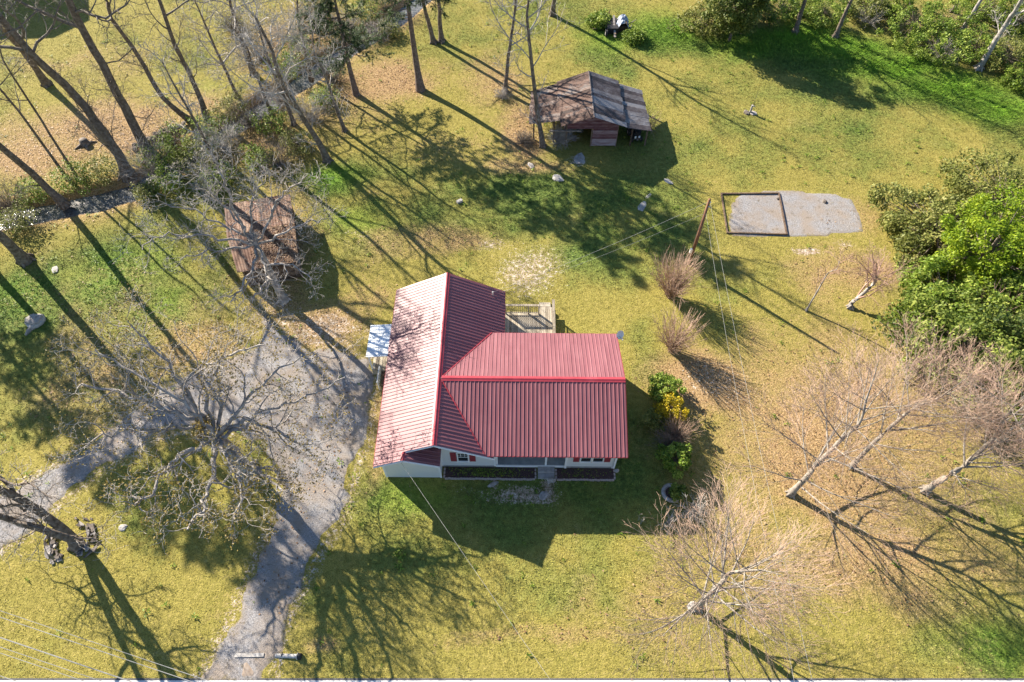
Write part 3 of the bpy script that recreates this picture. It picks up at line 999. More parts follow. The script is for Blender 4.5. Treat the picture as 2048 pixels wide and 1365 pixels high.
def shutter(u0, u1, z0, z1, v):
    s = MB().box(u0, u1, v - .04, v - .006, z0, z1).build('shutter', M['shutter'], house)
    n = 9
    for k in range(n):
        z = z0 + .06 + (z1 - z0 - .12) * (k + .5) / n
        MB().box(u0 + .04, u1 - .04, v - .052, v - .041, z - .028, z + .020).build('slat', M['shutter'], s)


window(0.98, 1.64, 0.92, 2.05, GW_F)
shutter(0.60, 0.94, 0.92, 2.05, GW_F)
shutter(1.68, 2.02, 0.92, 2.05, GW_F)
window(7.92, 8.58, 1.0, 2.15, MW_F)
window(8.60, 9.26, 1.0, 2.15, MW_F)
shutter(7.54, 7.88, 1.0, 2.15, MW_F)
shutter(9.30, 9.64, 1.0, 2.15, MW_F)

# side porch on the left: tin roof, posts, landing and stairs
tp = (lambda a, b: Vector((-4.82 + b, a, 2.16 + 0.10 * b)))
tr = MB().add([(-4.82, 2.62, 2.15), (-3.42, 2.62, 2.29), (-3.42, 4.95, 2.29), (-4.82, 4.95, 2.15), (-4.82, 2.62, 2.10), (-3.42, 2.62, 2.24), (-3.42, 4.95, 2.24), (-4.82, 4.95, 2.10)],
              [(0, 1, 2, 3), (7, 6, 5, 4), (0, 4, 5, 1), (1, 5, 6, 2), (2, 6, 7, 3), (3, 7, 4, 0)]).build('side_porch_roof', M['white'], house)
slope_panels(tr, tp, [(2.60, -.03), (2.60, 1.36), (4.97, 1.36), (4.97, -.03)], 2.60, 4.97, M['tin'], width=0.80, nrib=3, name='tin_sheet', lift=0.012)
for v in (2.72, 4.85):
    MB().box(-4.76, -4.67, v - .045, v + .045, 0, 2.09).build('porch_post', M['white'], house)
MB().box(-4.75, -3.12, 2.66, 4.9, .02, .62).build('landing', M['deck'], house)
for k in range(8):
    MB().box(-4.74 + k * .2, -4.56 + k * .2, 2.62, 4.92, .622, .650).build('landing_board', M['deck'], house)
for k in range(3):
    MB().box(-4.15, -3.2, 2.64 - .28 * (k + 1), 2.64 - .28 * k - .01, .02, .62 - .16 * (k + 1)).build('step', M['wood_dark'], house)
rail = MB()
rail.box(-4.26, -4.20, 1.50, 2.66, 0.95, 1.02).box(-4.25, -4.21, 1.52, 1.58, 0.0, .95)
rail.build('handrail', M['white'], house)
for k in range(6):
    MB().box(-4.24, -4.215, 1.72 + k * .16, 1.745 + k * .16, .30, .95).build('baluster', M['white'], house)
# satellite dish at the back right corner
dish = MB()
n = 16
for j in range(4):
    r = 0.27 * j / 3
    for k in range(n):
        ck, sk = _CS[n][k]
        dish.v.append((r * ck, r * sk * 1.1, 0.35 * r * r / .27))
for j in range(3):
    for k in range(n):
        dish.f.append((j * n + k, j * n + (k + 1) % n, (j + 1) * n + (k + 1) % n, (j + 1) * n + k))
sat = thing('satellite_dish', 'small round white satellite dish at the back corner of the red roof', 'satellite dish', house.matrix_basis @ Vector((10.45, 4.0, 2.45)))
d_ = dish.build('reflector', M['white'], sat, True)
d_.location = (0.06, -0.05, .42)
d_.rotation_euler = (R(62), 0, R(28))
MB().tube([(-.35, -.05, 0.08), (-.1, -.05, .1), (.03, -.05, .40)], [.022] * 3, 6).build('mast', M['metal'], sat)
MB().tube([(.06, -.1, .3), (.22, -.38, .36)], [.012] * 2, 5).build('feed_arm', M['metal'], sat)
MB().box(.19, .26, -.44, -.36, .33, .41).build('receiver', M['white'], sat)

# front step, beds with brick edging
HM = house.matrix_basis


def H(u, v, z=0.0):
    return HM @ Vector((u, v, z))


st = thing('front_step', 'grey concrete front step between the two flower beds', 'step', H(6.05, -3.85), R(-0.6))
MB().box(-.48, .48, -.05, .27, 0, .26).build('tread', M['concrete'], st)
MB().box(-.48, .48, -.38, -.052, 0, .13).build('tread', M['concrete'], st)
brick_me = None
for (u0, u1, lab, nb, seed) in ((0.22, 5.40, 'long dark mulch flower bed left of the front step, edged with pale bricks', 30, 4), (6.66, 9.95, 'short dark mulch flower bed right of the front step, edged with bricks', 20, 6)):
    c = H((u0 + u1) / 2, -3.85)
    bed = thing('flower_bed', lab, 'flower bed', c, R(-0.6))
    w2 = (u1 - u0) / 2
    rng = random.Random(seed)
    mbd = MB()
    N1, N2 = 40, 5
    for j in range(N2 + 1):
        for i in range(N1 + 1):
            mbd.v.append((-w2 + 2 * w2 * i / N1, -.38 + .66 * j / N2, 0.055 + rng.uniform(-.025, .03)))
    for j in range(N2):
        for i in range(N1):
            a = j * (N1 + 1) + i
            mbd.f.append((a, a + 1, a + N1 + 2, a + N1 + 1))
    mbd.build('mulch', M['mulch'], bed, True)
    for k in range(nb):
        L = 2 * w2 / nb
        x = -w2 + L * (k + .5)
        o = MB().box(-L * .46, L * .46, -.05, .05, 0, .085).build('brick', M['brick'], bed) if k == 0 else inst(first, bed)
        if k == 0:
            first = o
        o.location = (x, -.43 + rng.uniform(-.015, .015), rng.uniform(-.01, .015))
        o.rotation_euler = (rng.uniform(-.05, .05), 0, rng.uniform(-.10, .10))
    wd_ = MB()
    for _ in range(500 if w2 > 2 else 90):
        one_leaf(wd_, (rng.triangular(-w2, w2, -w2 * .2), rng.uniform(-.30, .20), rng.uniform(.07, .16)), rng.uniform(.03, .06), rng)
    set_tag(wd_.build('weeds', M['leaf_mid'], bed), kind='stuff')
    for (sx) in (-1, 1):
        for k in range(3):
            o = inst(first, bed)
            o.location = (sx * (w2 + .04), -.30 + .22 * k, 0)
            o.rotation_euler = (0, 0, R(90) + rng.uniform(-.1, .1))

# back deck
dk = thing('deck', 'weathered wooden back deck with slatted railing in the corner of the house', 'deck', H(3.3, 4.0), R(-0.6))
DZ = 0.55
MB().box(.10, 3.40, .15, 3.10, .02, DZ - .045).build('frame', M['wood_grey'], dk)
w = 0.14
nb = 24
first = None
for k in range(nb):
    if first is None:
        first = MB().box(0, w - .008, 0, 3.22, DZ - .04, DZ).build('deck_board', M['deck'], dk)
        o = first
    else:
        o = inst(first, dk)
    o.location = (.08 + k * w, 0, 0)
    if k > 16:
        o.scale = (1, 1.15, 1)
railp = [(0.26, 3.14), (1.75, 3.14), (2.42, 3.14)]
for (x, y) in railp + [(3.36, 0.2), (3.36, 1.7), (3.36, 3.3)]:
    MB().box(x - .045, x + .045, y - .045, y + .045, 0, DZ + .92).build('post', M['deck'], dk)
MB().box(.2, 2.50, 3.06, 3.22, DZ + .921, DZ + .96).build('rail', M['deck'], dk)
MB().box(.2, 2.44, 3.12, 3.16, DZ + .12, DZ + .18).build('rail', M['deck'], dk)
MB().box(3.27, 3.45, -.1, 3.62, DZ + .922, DZ + .962).build('rail', M['deck'], dk)
MB().box(3.34, 3.38, 0, 3.4, DZ + .12, DZ + .18).build('rail', M['deck'], dk)
first = None
for k in range(15):
    o = MB().box(-.018, .018, -.018, .018, DZ + .18, DZ + .92).build('baluster', M['deck'], dk) if first is None else inst(first, dk)
    first = first or o
    o.location = (.40 + k * .135, 3.14, 0)
for k in range(18):
    o = inst(first, dk)
    o.location = (3.36, .1 + k * .18, 0)
for k in range(3):
    MB().box(2.5, 3.25, 3.62 + .28 * k, 3.88 + .28 * k, .02, DZ - .15 * (k + 1)).build('stair_tread', M['deck'], dk)

# ------------------------------------------------------------------ barn
barn = thing('barn', 'old red plank barn with rusty tin roof and open side bays', 'barn', (6.35, 43.9, 0), R(0))
BZ, BE, BL = 3.30, 2.35, 1.55
by0, by1 = -0.55, 5.2


def sheets(parent, p_top0, p_top1, p_bot0, p_bot1, n, mat, rng, name='roof_sheet'):
    """n lapped corrugated sheets side by side between a top and a bottom line"""
    for k in range(n):
        t0, t1 = k / n, (k + 1) / n + 0.02
        vs, fs = [], []
        m = 8
        jit = rng.uniform(-.06, .05)
        dz = rng.uniform(0, .03)
        for i in range(m + 1):
            t = t0 + (t1 - t0) * i / m
            a = Vector(p_top0).lerp(Vector(p_top1), t)
            b = Vector(p_bot0).lerp(Vector(p_bot1), t)
            d = (b - a).normalized()
            b = b + d * jit
            hz = (0.018 if i % 2 else 0.0) + dz
            vs += [(a.x, a.y, a.z + hz), ((a.x + b.x) / 2, (a.y + b.y) / 2, (a.z + b.z) / 2 + hz - .012), (b.x, b.y, b.z + hz)]
        for i in range(m):
            o = 3 * i
            fs += [(o, o + 1, o + 4, o + 3), (o + 1, o + 2, o + 5, o + 4)]
        MB().add(vs, fs).build(name, mat, parent)


rng = random.Random(11)
brf = MB()
brf.tube([(-.05, by0 - .02, BZ + .02), (-.12, by1 + .02, BZ + .04)], [.05, .05], 6)
broof = brf.build('roof', M['rust_grey'], barn)
sheets(broof, (-.05, by0, BZ), (-.12, by1, BZ), (-2.55, by0 + .1, BE), (-2.70, by1 - .1, BE), 13, M['rust_barn'], rng)
sheets(broof, (-2.50, by0 + .9, BE - .05), (-2.60, by1 - .2, BE - .05), (-5.05, by0 + 1.3, BL + .05), (-4.75, by1 - .2, BL), 11, M['rust_barn'], rng)
sheets(broof, (-.05, by0, BZ), (-.12, by1, BZ), (2.55, by0 - .0, BE), (2.45, by1, BE), 13, M['rust_grey'], rng)
sheets(broof, (2.50, by0 + .15, BE - .14), (2.40, by1 - .1, BE - .14), (4.72, by0 + .55, BL), (4.45, by1 - .1, BL), 10, M['rust_grey'], rng)
# planks of the front gable: closed on the right, open bay on the left
first = None
x0, x1 = -1.55, 2.0
nb = 17
for k in range(nb):
    z = 0.15 + k * .165
    xa, xb = (0.05, 2.0) if z < 1.75 else (-2.0, 2.0)
    lim = (BZ - .12 - z) / (BZ - BE) * 2.5
    xa, xb = max(xa, -lim), min(xb, lim)
    if xb - xa < .3:
        continue
    MB().box(xa + rng.uniform(-.03, .03), xb + rng.uniform(-.03, .03), -.02 + rng.uniform(0, .02), .025, z, z + .155).build('plank', M['barn_red'], barn)
for s in range(16):
    z = 0.15 + s * .165
    if z < BE - .2:
        MB().box(1.99, 2.04, .05, by1 - .3, z, z + .155).build('plank', M['barn_red'], barn)
        MB().box(-2.04, -1.99, 1.2, by1 - .3, z, z + .155).build('plank', M['barn_red'], barn)
    MB().box(-2.0, 2.0, by1 - .35, by1 - .30, z, z + .155).build('plank', M['barn_red'], barn) if z < BE else None
for (x, y, h) in ((-2.0, .1, BE), (2.0, .1, BE), (0.0, .1, BE), (-4.6, .9, BL), (-4.55, 4.6, BL), (-3.0, .6, 2.0), (4.4, .2, BL), (4.3, 4.7, BL), (-2.0, 4.8, BE), (3.2, .2, 1.9)):
    MB().box(x - .06, x + .06, y - .06, y + .06, 0, h - .04).build('post', M['wood_dark'], barn)
MB().box(-2.1, 2.1, .03, .12, BE - .12, BE + .02).build('beam', M['wood_dark'], barn)
MB().box(-3.4, -.9, -.05, .05, 1.55, 1.64).build('fallen_beam', M['wood_grey'], barn)

# mower and odds and ends standing in the bays
def wheel(parent, x, y, r, wd, ax=0.0):
    mb = MB().tube([(-wd, 0, 0), (wd, 0, 0)], [r, r], 16)
    o = mb.build('wheel', M['black'], parent)
    o.location = (x, y, r)
    h = MB().tube([(-wd - .01, 0, 0), (wd + .01, 0, 0)], [r * .45, r * .45], 12).build('hub', M['stone_pale'], o)
    return o


tr = thing('garden_tractor', 'dark garden tractor parked in the right bay of the barn', 'tractor', (10.05, 45.0, 0), R(8))
MB().box(-.30, .30, -.5, .45, .30, .62).box(-.24, .24, -.52, .1, .62, .88).build('body', M['black'], tr)
MB().box(-.22, .22, .42, .80, .55, .68).box(-.22, .22, .76, .84, .68, 1.0).build('seat', M['black'], tr)
MB().tube([(0, .15, .85), (0, .30, 1.08)], [.03, .03], 6).build('steering_column', M['metal'], tr)
for x in (-.42, .42):
    wheel(tr, x, .45, .30, .11)
for x in (-.40, .40):
    wheel(tr, x, -.42, .20, .07)
for x in (-.16, .16):
    MB().box(x - .07, x + .07, -.56, -.53, .42, .62).build('headlight', M['white'], tr)

rng = random.Random(41)
for (px, py, r_, h_, mt, lab) in ((1160, 262, .28, .8, 'stone_dark', 'dark metal drum standing in the open bay of the barn'), (1138, 268, .22, .6, 'tarp', 'small blue grey drum outside the left bay of the barn')):
    dm = thing('drum', lab, 'drum', tuple(G(px, py)))
    MB().tube([(0, 0, 0), (0, 0, h_)], [r_, r_], 14).build('body', M[mt], dm)
    for z in (.02, h_ * .5, h_ - .02):
        MB().tube([(0, 0, z - .02), (0, 0, z + .02)], [r_ + .015] * 2, 14).build('hoop', M['metal'], dm)
for k, (px, py, lab) in enumerate(((1128, 280, 'weathered boards leaning in a pile at the left end of the barn'), (1272, 268, 'pale boards stacked beside the tractor in the barn'))):
    bp = thing('board_pile', lab, 'boards', tuple(G(px, py)))
    for j in range(7):
        o = MB().box(-.9, .9, -.08, .08, 0, .04).build('board', M['wood_grey'], bp)
        o.location = (rng.uniform(-.2, .2), rng.uniform(-.25, .25), .03 + .05 * j)
        o.rotation_euler = (0, rng.uniform(-.08, .08), rng.uniform(-.6, .6) + 1.2 * k)

# ------------------------------------------------------------------ shed
sc_ = G(535, 490, 0)
shed = thing('shed', 'low plank shed with a rust orange tin roof under the bare tree', 'shed', (-16.6, 32.1, 0), R(0))
P = (lambda px, py, z: G(px, py, z) - Vector((-16.6, 32.1, 0)))
SZ, SE = 2.15, 1.85
bl, br, fr_, fl = P(451, 410, SE - .1), P(580, 389, SE - .1), P(597, 524, SE), P(477, 545, SE)
ml, mr = P(456, 473, SZ), P(589, 446, SZ)
srb = MB().tube([tuple(ml), tuple(mr)], [.04, .04], 6)
sroof = srb.build('roof', M['rust_shed'], shed)
rng = random.Random(5)
sheets(sroof, mr, ml, br, bl, 6, M['rust_shed'], rng)
sheets(sroof, mr, ml, fr_, fl, 6, M['rust_shed'], rng)
ins = lambda p, z: Vector((p.x * .90, p.y * .90, z))
for (a, b, ta, tb) in ((fl, fr_, SE, SE), (bl, br, SE - .1, SE - .1), (fr_, br, SE, SE - .1), (fl, bl, SE, SE - .1)):
    for k in range(10):
        z = .05 + k * .17
        if z > SE - .28:
            break
        pa, pb = ins(a, z), ins(b, z)
        d = (pb - pa).normalized()
        nrm = Vector((-d.y, d.x, 0)) * .02
        MB().add([tuple(pa - nrm), tuple(pb - nrm), tuple(pb + nrm), tuple(pa + nrm)] + [tuple(q + Vector((0, 0, .16))) for q in (pa - nrm, pb - nrm, pb + nrm, pa + nrm)],
                 [(0, 3, 2, 1), (4, 5, 6, 7), (0, 1, 5, 4), (1, 2, 6, 5), (2, 3, 7, 6), (3, 0, 4, 7)]).build('plank', M['wood_dark'], shed)
lm = MB()
for _ in range(3200):
    t, q = rng.random(), rng.random()
    if rng.random() < .35:
        a_, b_ = ml.lerp(mr, t), bl.lerp(br, t)
        if rng.random() < .5:
            continue
    else:
        a_, b_ = ml.lerp(mr, .25 + .75 * t ** .7), fl.lerp(fr_, .25 + .75 * t ** .7)
    c_ = a_.lerp(b_, q)
    al, sz = rng.uniform(0, 6.28), rng.uniform(.03, .07)
    ux, uy = math.cos(al) * sz, math.sin(al) * sz
    k0 = len(lm.v)
    z_ = c_.z + rng.uniform(.035, .06)
    lm.v += [(c_.x - ux, c_.y - uy, z_), (c_.x - uy * .6, c_.y + ux * .6, z_ + .01), (c_.x + ux, c_.y + uy, z_ + .015), (c_.x + uy * .6, c_.y - ux * .6, z_)]
    lm.f.append((k0, k0 + 1, k0 + 2, k0 + 3))
    lm.c += [rng.uniform(0, .8)] * 4
set_tag(lm.build('leaf_debris', M['dry_leaf'], sroof), kind='stuff')
for a in (fl, fr_, bl, br):
    q = ins(a, 0)
    MB().box(q.x - .06, q.x + .06, q.y - .06, q.y + .06, 0, SE - .16).build('corner_post', M['wood_dark'], shed)

# neighbouring house beyond the corner of the view: its shadow reaches in
nh = thing('neighbour_house', 'plain house just beyond the far left corner whose shadow darkens the grass', 'house', (-59.6, 72.6, 0), R(3))
MB().box(-6.5, 6.3, -4.6, 5, 0, 7.2).build('wall', M['siding'], nh)
MB().add([(-7, -5.1, 7.1), (6.8, -5.1, 7.1), (6.8, 5.5, 7.1), (-7, 5.5, 7.1), (-7, .2, 9.0), (6.8, .2, 9.0)], [(0, 1, 5, 4), (2, 3, 4, 5), (1, 2, 5), (3, 0, 4), (3, 2, 1, 0)]).build('roof', M['rust_grey'], nh)

# ------------------------------------------------------------------ timber frame on the pad
tf = thing('timber_frame', 'open square frame of dark timbers lying on the gravel pad', 'timber frame', tuple(G(1506, 428)), 0)
cs = [G(1442, 389) - tf.location, G(1557, 388) - tf.location, G(1573, 470) - tf.location, G(1454, 467) - tf.location]
for k in range(4):
    a, b = cs[k], cs[(k + 1) % 4]
    d = (b - a).normalized()
    nrm = Vector((-d.y, d.x, 0)) * .05
    a2, b2 = a + d * .055, b + d * .045
    MB().add([tuple(q) for q in (a2 - nrm, b2 - nrm, b2 + nrm, a2 + nrm)] + [tuple(q + Vector((0, 0, .12))) for q in (a2 - nrm, b2 - nrm, b2 + nrm, a2 + nrm)],
             [(0, 3, 2, 1), (4, 5, 6, 7), (0, 1, 5, 4), (1, 2, 6, 5), (2, 3, 7, 6), (3, 0, 4, 7)]).build('timber', M['wood_dark'], tf)

# ------------------------------------------------------------------ utility pole and wires
pb = G(1377, 527)
pole = thing('utility_pole', 'short reddish wooden utility pole behind the bare twiggy bush', 'utility pole', tuple(pb))
MB().tube([(0, 0, -.1), (.05, .02, 3), (.03, .05, 6.15)], [.13, .115, .085], 10).build('post', M['pole'], pole, True)
MB().box(-.22, -.08, -.16, -.02, 1.25, 1.62).build('meter_box', M['white'], pole)
MB().tube([(-.12, -.05, 1.6), (-.10, -.04, 5.2)], [.02, .02], 5).build('conduit', M['metal'], pole)
for z in (5.95, 5.55):
    MB().tube([(0.03, .02, z), (.16, -.04, z + .02)], [.035, .03], 6).build('insulator', M['white'], pole)


def sag(a, b, s, n=16):
    a, b = Vector(a), Vector(b)
    return [tuple(a.lerp(b, i / n) - Vector((0, 0, s * 4 * (i / n) * (1 - i / n)))) for i in range(n + 1)]


def wire(a, b, s, r, label, group=None):
    o = MB().tube(sag(a, b, s), [r] * 17, 5).build('wire', M['wire'])
    set_tag(o, label, 'wire', group)


wire(pb + Vector((.03, .05, 5.95)), H(2.75, 7.0, 3.0), .25, .008, 'upper service wire sloping from the wooden pole to the house roof')
wire(pb + Vector((.03, .05, 4.9)), H(2.9, 7.3, 2.4), .25, .006, 'lower thin wire sloping from the wooden pole to the house')
wire(pb + Vector((.1, 0, 5.95)), (11.5, 0.5, 8.2), .5, .007, 'upper wire running from the wooden pole toward the road')
wire(pb + Vector((.05, 0, 5.0)), (11.0, 0.5, 7.6), .6, .007, 'lower wire running from the wooden pole toward the road')
wire(H(-2.0, -4.4, 2.75), (4.5, 0.0, 6.8), .2, .007, 'thin service wire from the front bay of the house toward the road')
wl = (('topmost of the power lines crossing the lower left corner', 1220, .0, .012), ('second power line from the top in the lower left corner', 1233, 0, .014), ('thick cable in the middle of the power lines at lower left', 1274, 0, .022), ('fourth power line from the top in the lower left corner', 1293, 0, .012), ('fifth power line from the top in the lower left corner', 1305, 0, .012), ('lowest power line, clipping the very corner at lower left', 1351, 0, .013))
for lab, y0_, zz, r in wl:
    a, b = G(-5, y0_, 7.5), G(265, y0_ + 91, 7.5)
    d = (b - a)
    wire(a - d * 6, b + d * 6, .15, r, lab)

# ------------------------------------------------------------------ culvert pipe
ca, cb = G(562, 1311, .08), G(604, 1314, .02)
cu = thing('culvert_pipe', 'pale plastic culvert pipe poking out of the grass beside the driveway', 'pipe', (ca.x, ca.y, 0))
d = cb - Vector((ca.x, ca.y, 0))
ring = MB()
ring.tube([(-.3, 0, -.02), tuple(d * .8 + Vector((0, 0, .06)))], [.105, .105], 12, cap=False)
ring.build('pipe', M['pipe'], cu, True)
MB().tube([tuple(d * .8 + Vector((0, 0, .06))), tuple(d * .98 + Vector((0, 0, .06)))], [.15, .16], 12).build('flared_end', M['black'], cu, True)
MB().tube([tuple(d * .78 + Vector((0, 0, .06))), tuple(d * .82 + Vector((0, 0, .06)))], [.17, .17], 12).build('collar', M['stone_pale'], cu, True)
MB().tube([(.02, -.05, .1), (.08, .12, .14)], [.03, .03], 6).build('strap', M['black'], cu)
sl = MB().box(-.72, .72, -.09, .09, 0, .06).build('concrete_header', M['stone_pale'])
sl.location = G(499, 1311)
sl.rotation_euler = (0, 0, R(1))
set_tag(sl, 'narrow pale concrete header set across the driveway mouth', 'concrete slab')


# ------------------------------------------------------------------ stones
def rock_mesh(seed, sx, sy, sz, mat, name, loc, label, cat='stone', group=None, rz=0.0, parent=None):
    rng = random.Random(seed)
    mb = MB()
    nu, nv = 10, 5
    mb.v.append((0, 0, sz))
    ph = [rng.uniform(.78, 1.15) for _ in range(nu)]
    for j in range(1, nv + 1):
        t = j / nv
        for k in range(nu):
            ck, sk = _CS[nu][k]
            rr = math.sin(min(t * 1.15, 1.0) * math.pi / 2) * ph[k] * rng.uniform(.93, 1.07)
            zz = sz * (math.cos(t * math.pi / 2) ** .6 if t < 1 else -.25) * rng.uniform(.88, 1.08)
            mb.v.append((sx * rr * ck, sy * rr * sk, zz))
    for k in range(nu):
        mb.f.append((0, 1 + k, 1 + (k + 1) % nu))
    for j in range(nv - 1):
        for k in range(nu):
            a = 1 + j * nu + k
            b = 1 + j * nu + (k + 1) % nu
            mb.f.append((a, a + nu, b + nu, b))
    o = mb.build(name, M[mat], parent)
    o.location = loc
    o.rotation_euler = (0, 0, rz)
    if parent is None:
        set_tag(o, label, cat, group)
    return o


for (px, py, sx, sy, sz, mat, lab) in (
        (1115, 358, .42, .50, .16, 'stone_pale', 'pale flat boulder in the shaded grass below the barn'),
        (1158, 318, .70, .42, .16, 'stone', 'grey rock outcrop in front of the barn'),
        (1166, 324, .30, .18, .14, 'stone_pale', 'small pale stone against the rock outcrop by the barn'),
        (1062, 332, .36, .26, .12, 'stone', 'small tan stone left of the barn rocks'),
        (1336, 363, .42, .20, .07, 'stone_pale', 'thin pale flat stone highest of the three in the back lawn'),
        (1297, 393, .40, .14, .05, 'stone_pale', 'thin sliver of pale stone in the middle of the back lawn'),
        (1284, 413, .60, .28, .07, 'stone_pale', 'broad pale flat stone in the back lawn'),
        (1103, 962, .16, .26, .30, 'stone', 'upright tan stone on the bare patch before the front step'),
        (1087, 992, .28, .24, .12, 'stone', 'grey stone lying left of the upright stone in the front yard'),
        (985, 970, .15, .35, .10, 'stone', 'grey stone in the shaded front lawn below the bay'),
        (1233, 943, .14, .12, .18, 'stone_pale', 'pale stone at the right end of the front flower bed'),
        (246, 1056, .24, .22, .10, 'stone_pale', 'small pale stone in the grass right of the forked tree'),
        (1385, 1214, .28, .30, .20, 'stone_pale', 'whitish rock at the foot of the front bare tree'),
        (1556, 398, .14, .10, .12, 'stone_dark', 'small dark stone on the gravel inside the timber frame'),
        (1649, 404, .22, .16, .14, 'stone_dark', 'dark stone near the far edge of the gravel pad'),
        (110, 540, .35, .25, .06, 'stone_pale', 'pale flat stone in the shaded grass at the left edge')):
    rock_mesh((px * 31 + py) % 9973, sx, sy, sz, mat, 'stone', G(px, py), lab, rz=(px % 7) * .4)
# big weathered stump slab at far left
bs = thing('stump', 'large pale weathered stump with a tan cut top in the left lawn', 'stump', tuple(G(72, 645)))
rock_mesh(3, .75, .62, .34, 'stone_pale', 'bark_base', (0, 0, 0), None, parent=bs, rz=.3)
rock_mesh(8, .55, .46, .16, 'wood_grey', 'cut_top', (.02, .02, .29), None, parent=bs)
rock_mesh(9, .50, .16, .20, 'stone', 'root', (-.1, -.62, 0), None, parent=bs, rz=1.2)
# white block in the back yard
wb = MB().box(-.22, .22, -.12, .12, 0, .2).build('concrete_block', M['stone_pale'])
wb.location = G(919, 405)
wb.rotation_euler = (0, 0, .6)
set_tag(wb, 'small pale concrete block lying in the back lawn', 'block')
# ring of dark flat stones round the forked tree
rng = random.Random(77)
rg = thing('stone_ring', 'ring of dark flat stones around the foot of the forked tree', 'stone ring', tuple(G(146, 1082)))
for k in range(60):
    a = rng.choice((rng.uniform(-1.0, 1.9), rng.uniform(2.7, 4.4)))
    rr = rng.uniform(.85, 1.45)
    sx_, sy_ = rng.uniform(.12, .30), rng.uniform(.08, .17)
    sl_ = MB()
    n_ = 7
    ang_ = sorted(rng.uniform(0, 6.28) for _ in range(n_))
    ou = [(sx_ * math.cos(t) * rng.uniform(.8, 1.1), sy_ * math.sin(t) * rng.uniform(.8, 1.1)) for t in ang_]
    h_ = rng.uniform(.05, .10)
    sl_.add([(x, y, 0) for x, y in ou] + [(x * .9, y * .9, h_) for x, y in ou], [tuple(range(n_ - 1, -1, -1)), tuple(range(n_, 2 * n_))] + [(q, (q + 1) % n_, (q + 1) % n_ + n_, q + n_) for q in range(n_)])
    o = sl_.build('stone', M['stone_dark' if k % 3 else 'stone'], rg)
    o.location = (rr * math.cos(a), rr * .95 * math.sin(a), rng.uniform(0, .12))
    o.rotation_euler = (rng.uniform(-.25, .25), rng.uniform(-.25, .25), a + 1.57 + rng.uniform(-.5, .5))
# rubble wall along the creek
rw_ = thing('rubble_heap', 'dark heap of stacked field stones on the creek bank between the big trunks', 'stone heap', tuple(G(322, 276)))
for k in range(46):
    t = rng.uniform(-1, 1)
    rock_mesh(200 + k % 9, rng.uniform(.15, .32), rng.uniform(.12, .22), rng.uniform(.14, .26), 'stone_dark', 'stone', (t * 1.7 + rng.uniform(-.2, .2), t * 1.3 + rng.uniform(-.35, .35), rng.uniform(0, .42) * (1 - abs(t) * .6)), None, parent=rw_, rz=rng.uniform(0, 6))
# a dark rotten stump near the top left
rs = thing('rotten_stump', 'dark rotten stump in the leaf litter beside the second big trunk', 'stump', tuple(G(170, 288)))
MB().tube([(0, 0, -.1), (0, 0, .12), (.02, .01, .42)], [.55, .36, .30], 11).build('stump_body', M['stone_dark'], rs, True)
for a in (0.3, 2.2, 4.0, 5.3):
    MB().tube([(.2 * math.cos(a), .2 * math.sin(a), .1), (.9 * math.cos(a), .9 * math.sin(a), -.02)], [.14, .05], 6).build('root', M['stone_dark'], rs, True)
# yard hydrant
hy = thing('yard_hydrant', 'small grey yard hydrant with a tall thin rod in the open back lawn', 'hydrant', tuple(G(1500, 226)))
MB().tube([(0, 0, 0), (0, 0, .75)], [.10, .09], 8).build('body', M['stone_pale'], hy)
MB().tube([(0, 0, .7), (.25, 0, .62)], [.05, .04], 6).build('spout', M['metal'], hy)
MB().tube([(.05, .05, .1), (.12, .1, 2.0)], [.018, .012], 5).build('rod', M['wood_grey'], hy)
rock_mesh(31, .35, .3, .12, 'stone', 'base_stone', (.25, -.1, 0), None, parent=hy)
rock_mesh(32, .25, .3, .14, 'stone_dark', 'base_stone', (-.3, .0, 0), None, parent=hy)

# scrap heap at the top
sh = thing('scrap_heap', 'heap of dark scrap with a crumpled blue grey tarp by the back trees', 'scrap heap', tuple(G(1232, 62)))
tb = MB()
rng = random.Random(9)
n = 9
for j in range(n):
    for i in range(n):
        x, y = -.2 + 1.4 * i / (n - 1), -.3 + 1.5 * j / (n - 1)
        tb.v.append((x, y, .75 + .35 * math.sin(x * 3.1 + y * 2) * math.cos(y * 2.3) + rng.uniform(-.10, .10) - .5 * abs(x - .5)))
for j in range(n - 1):
    for i in range(n - 1):
        a = j * n + i
        tb.f.append((a, a + 1, a + n + 1, a + n))
tb.build('tarp', M['tarp'], sh)
MB().box(-.9, .1, -.6, 1.2, 0, .6).build('crate', M['black'], sh)
MB().box(.0, 1.0, -.2, 1.0, 0, .55).build('crate', M['wood_dark'], sh)
for k in range(9):
    a = rng.uniform(0, 6.28)
    x, y = rng.uniform(-1.4, 1.4), rng.uniform(-1.1, .9)
    MB().tube([(x, y, .05), (x + 1.1 * math.cos(a), y + 1.1 * math.sin(a), rng.uniform(.3, 1.1))], [.05, .04], 5).build('scrap_bar', M[rng.choice(['metal', 'wood_grey', 'black', 'wood_dark'])], sh)
MB().box(-.32, -.14, -1.4, 1.1, 0, .07, Matrix.Translation((0, 0, .55)) @ Matrix.Rotation(.28, 4, 'X')).build('plank', M['wood_grey'], sh)
for k in range(2):
    o = wheel(sh, -1.0 + 2.1 * k, -.9, .3, .1)
#PART2
# ------------------------------------------------------------------ trees
def nrm3(v):
    l = math.sqrt(v[0] * v[0] + v[1] * v[1] + v[2] * v[2]) or 1.0
    return (v[0] / l, v[1] / l, v[2] / l)


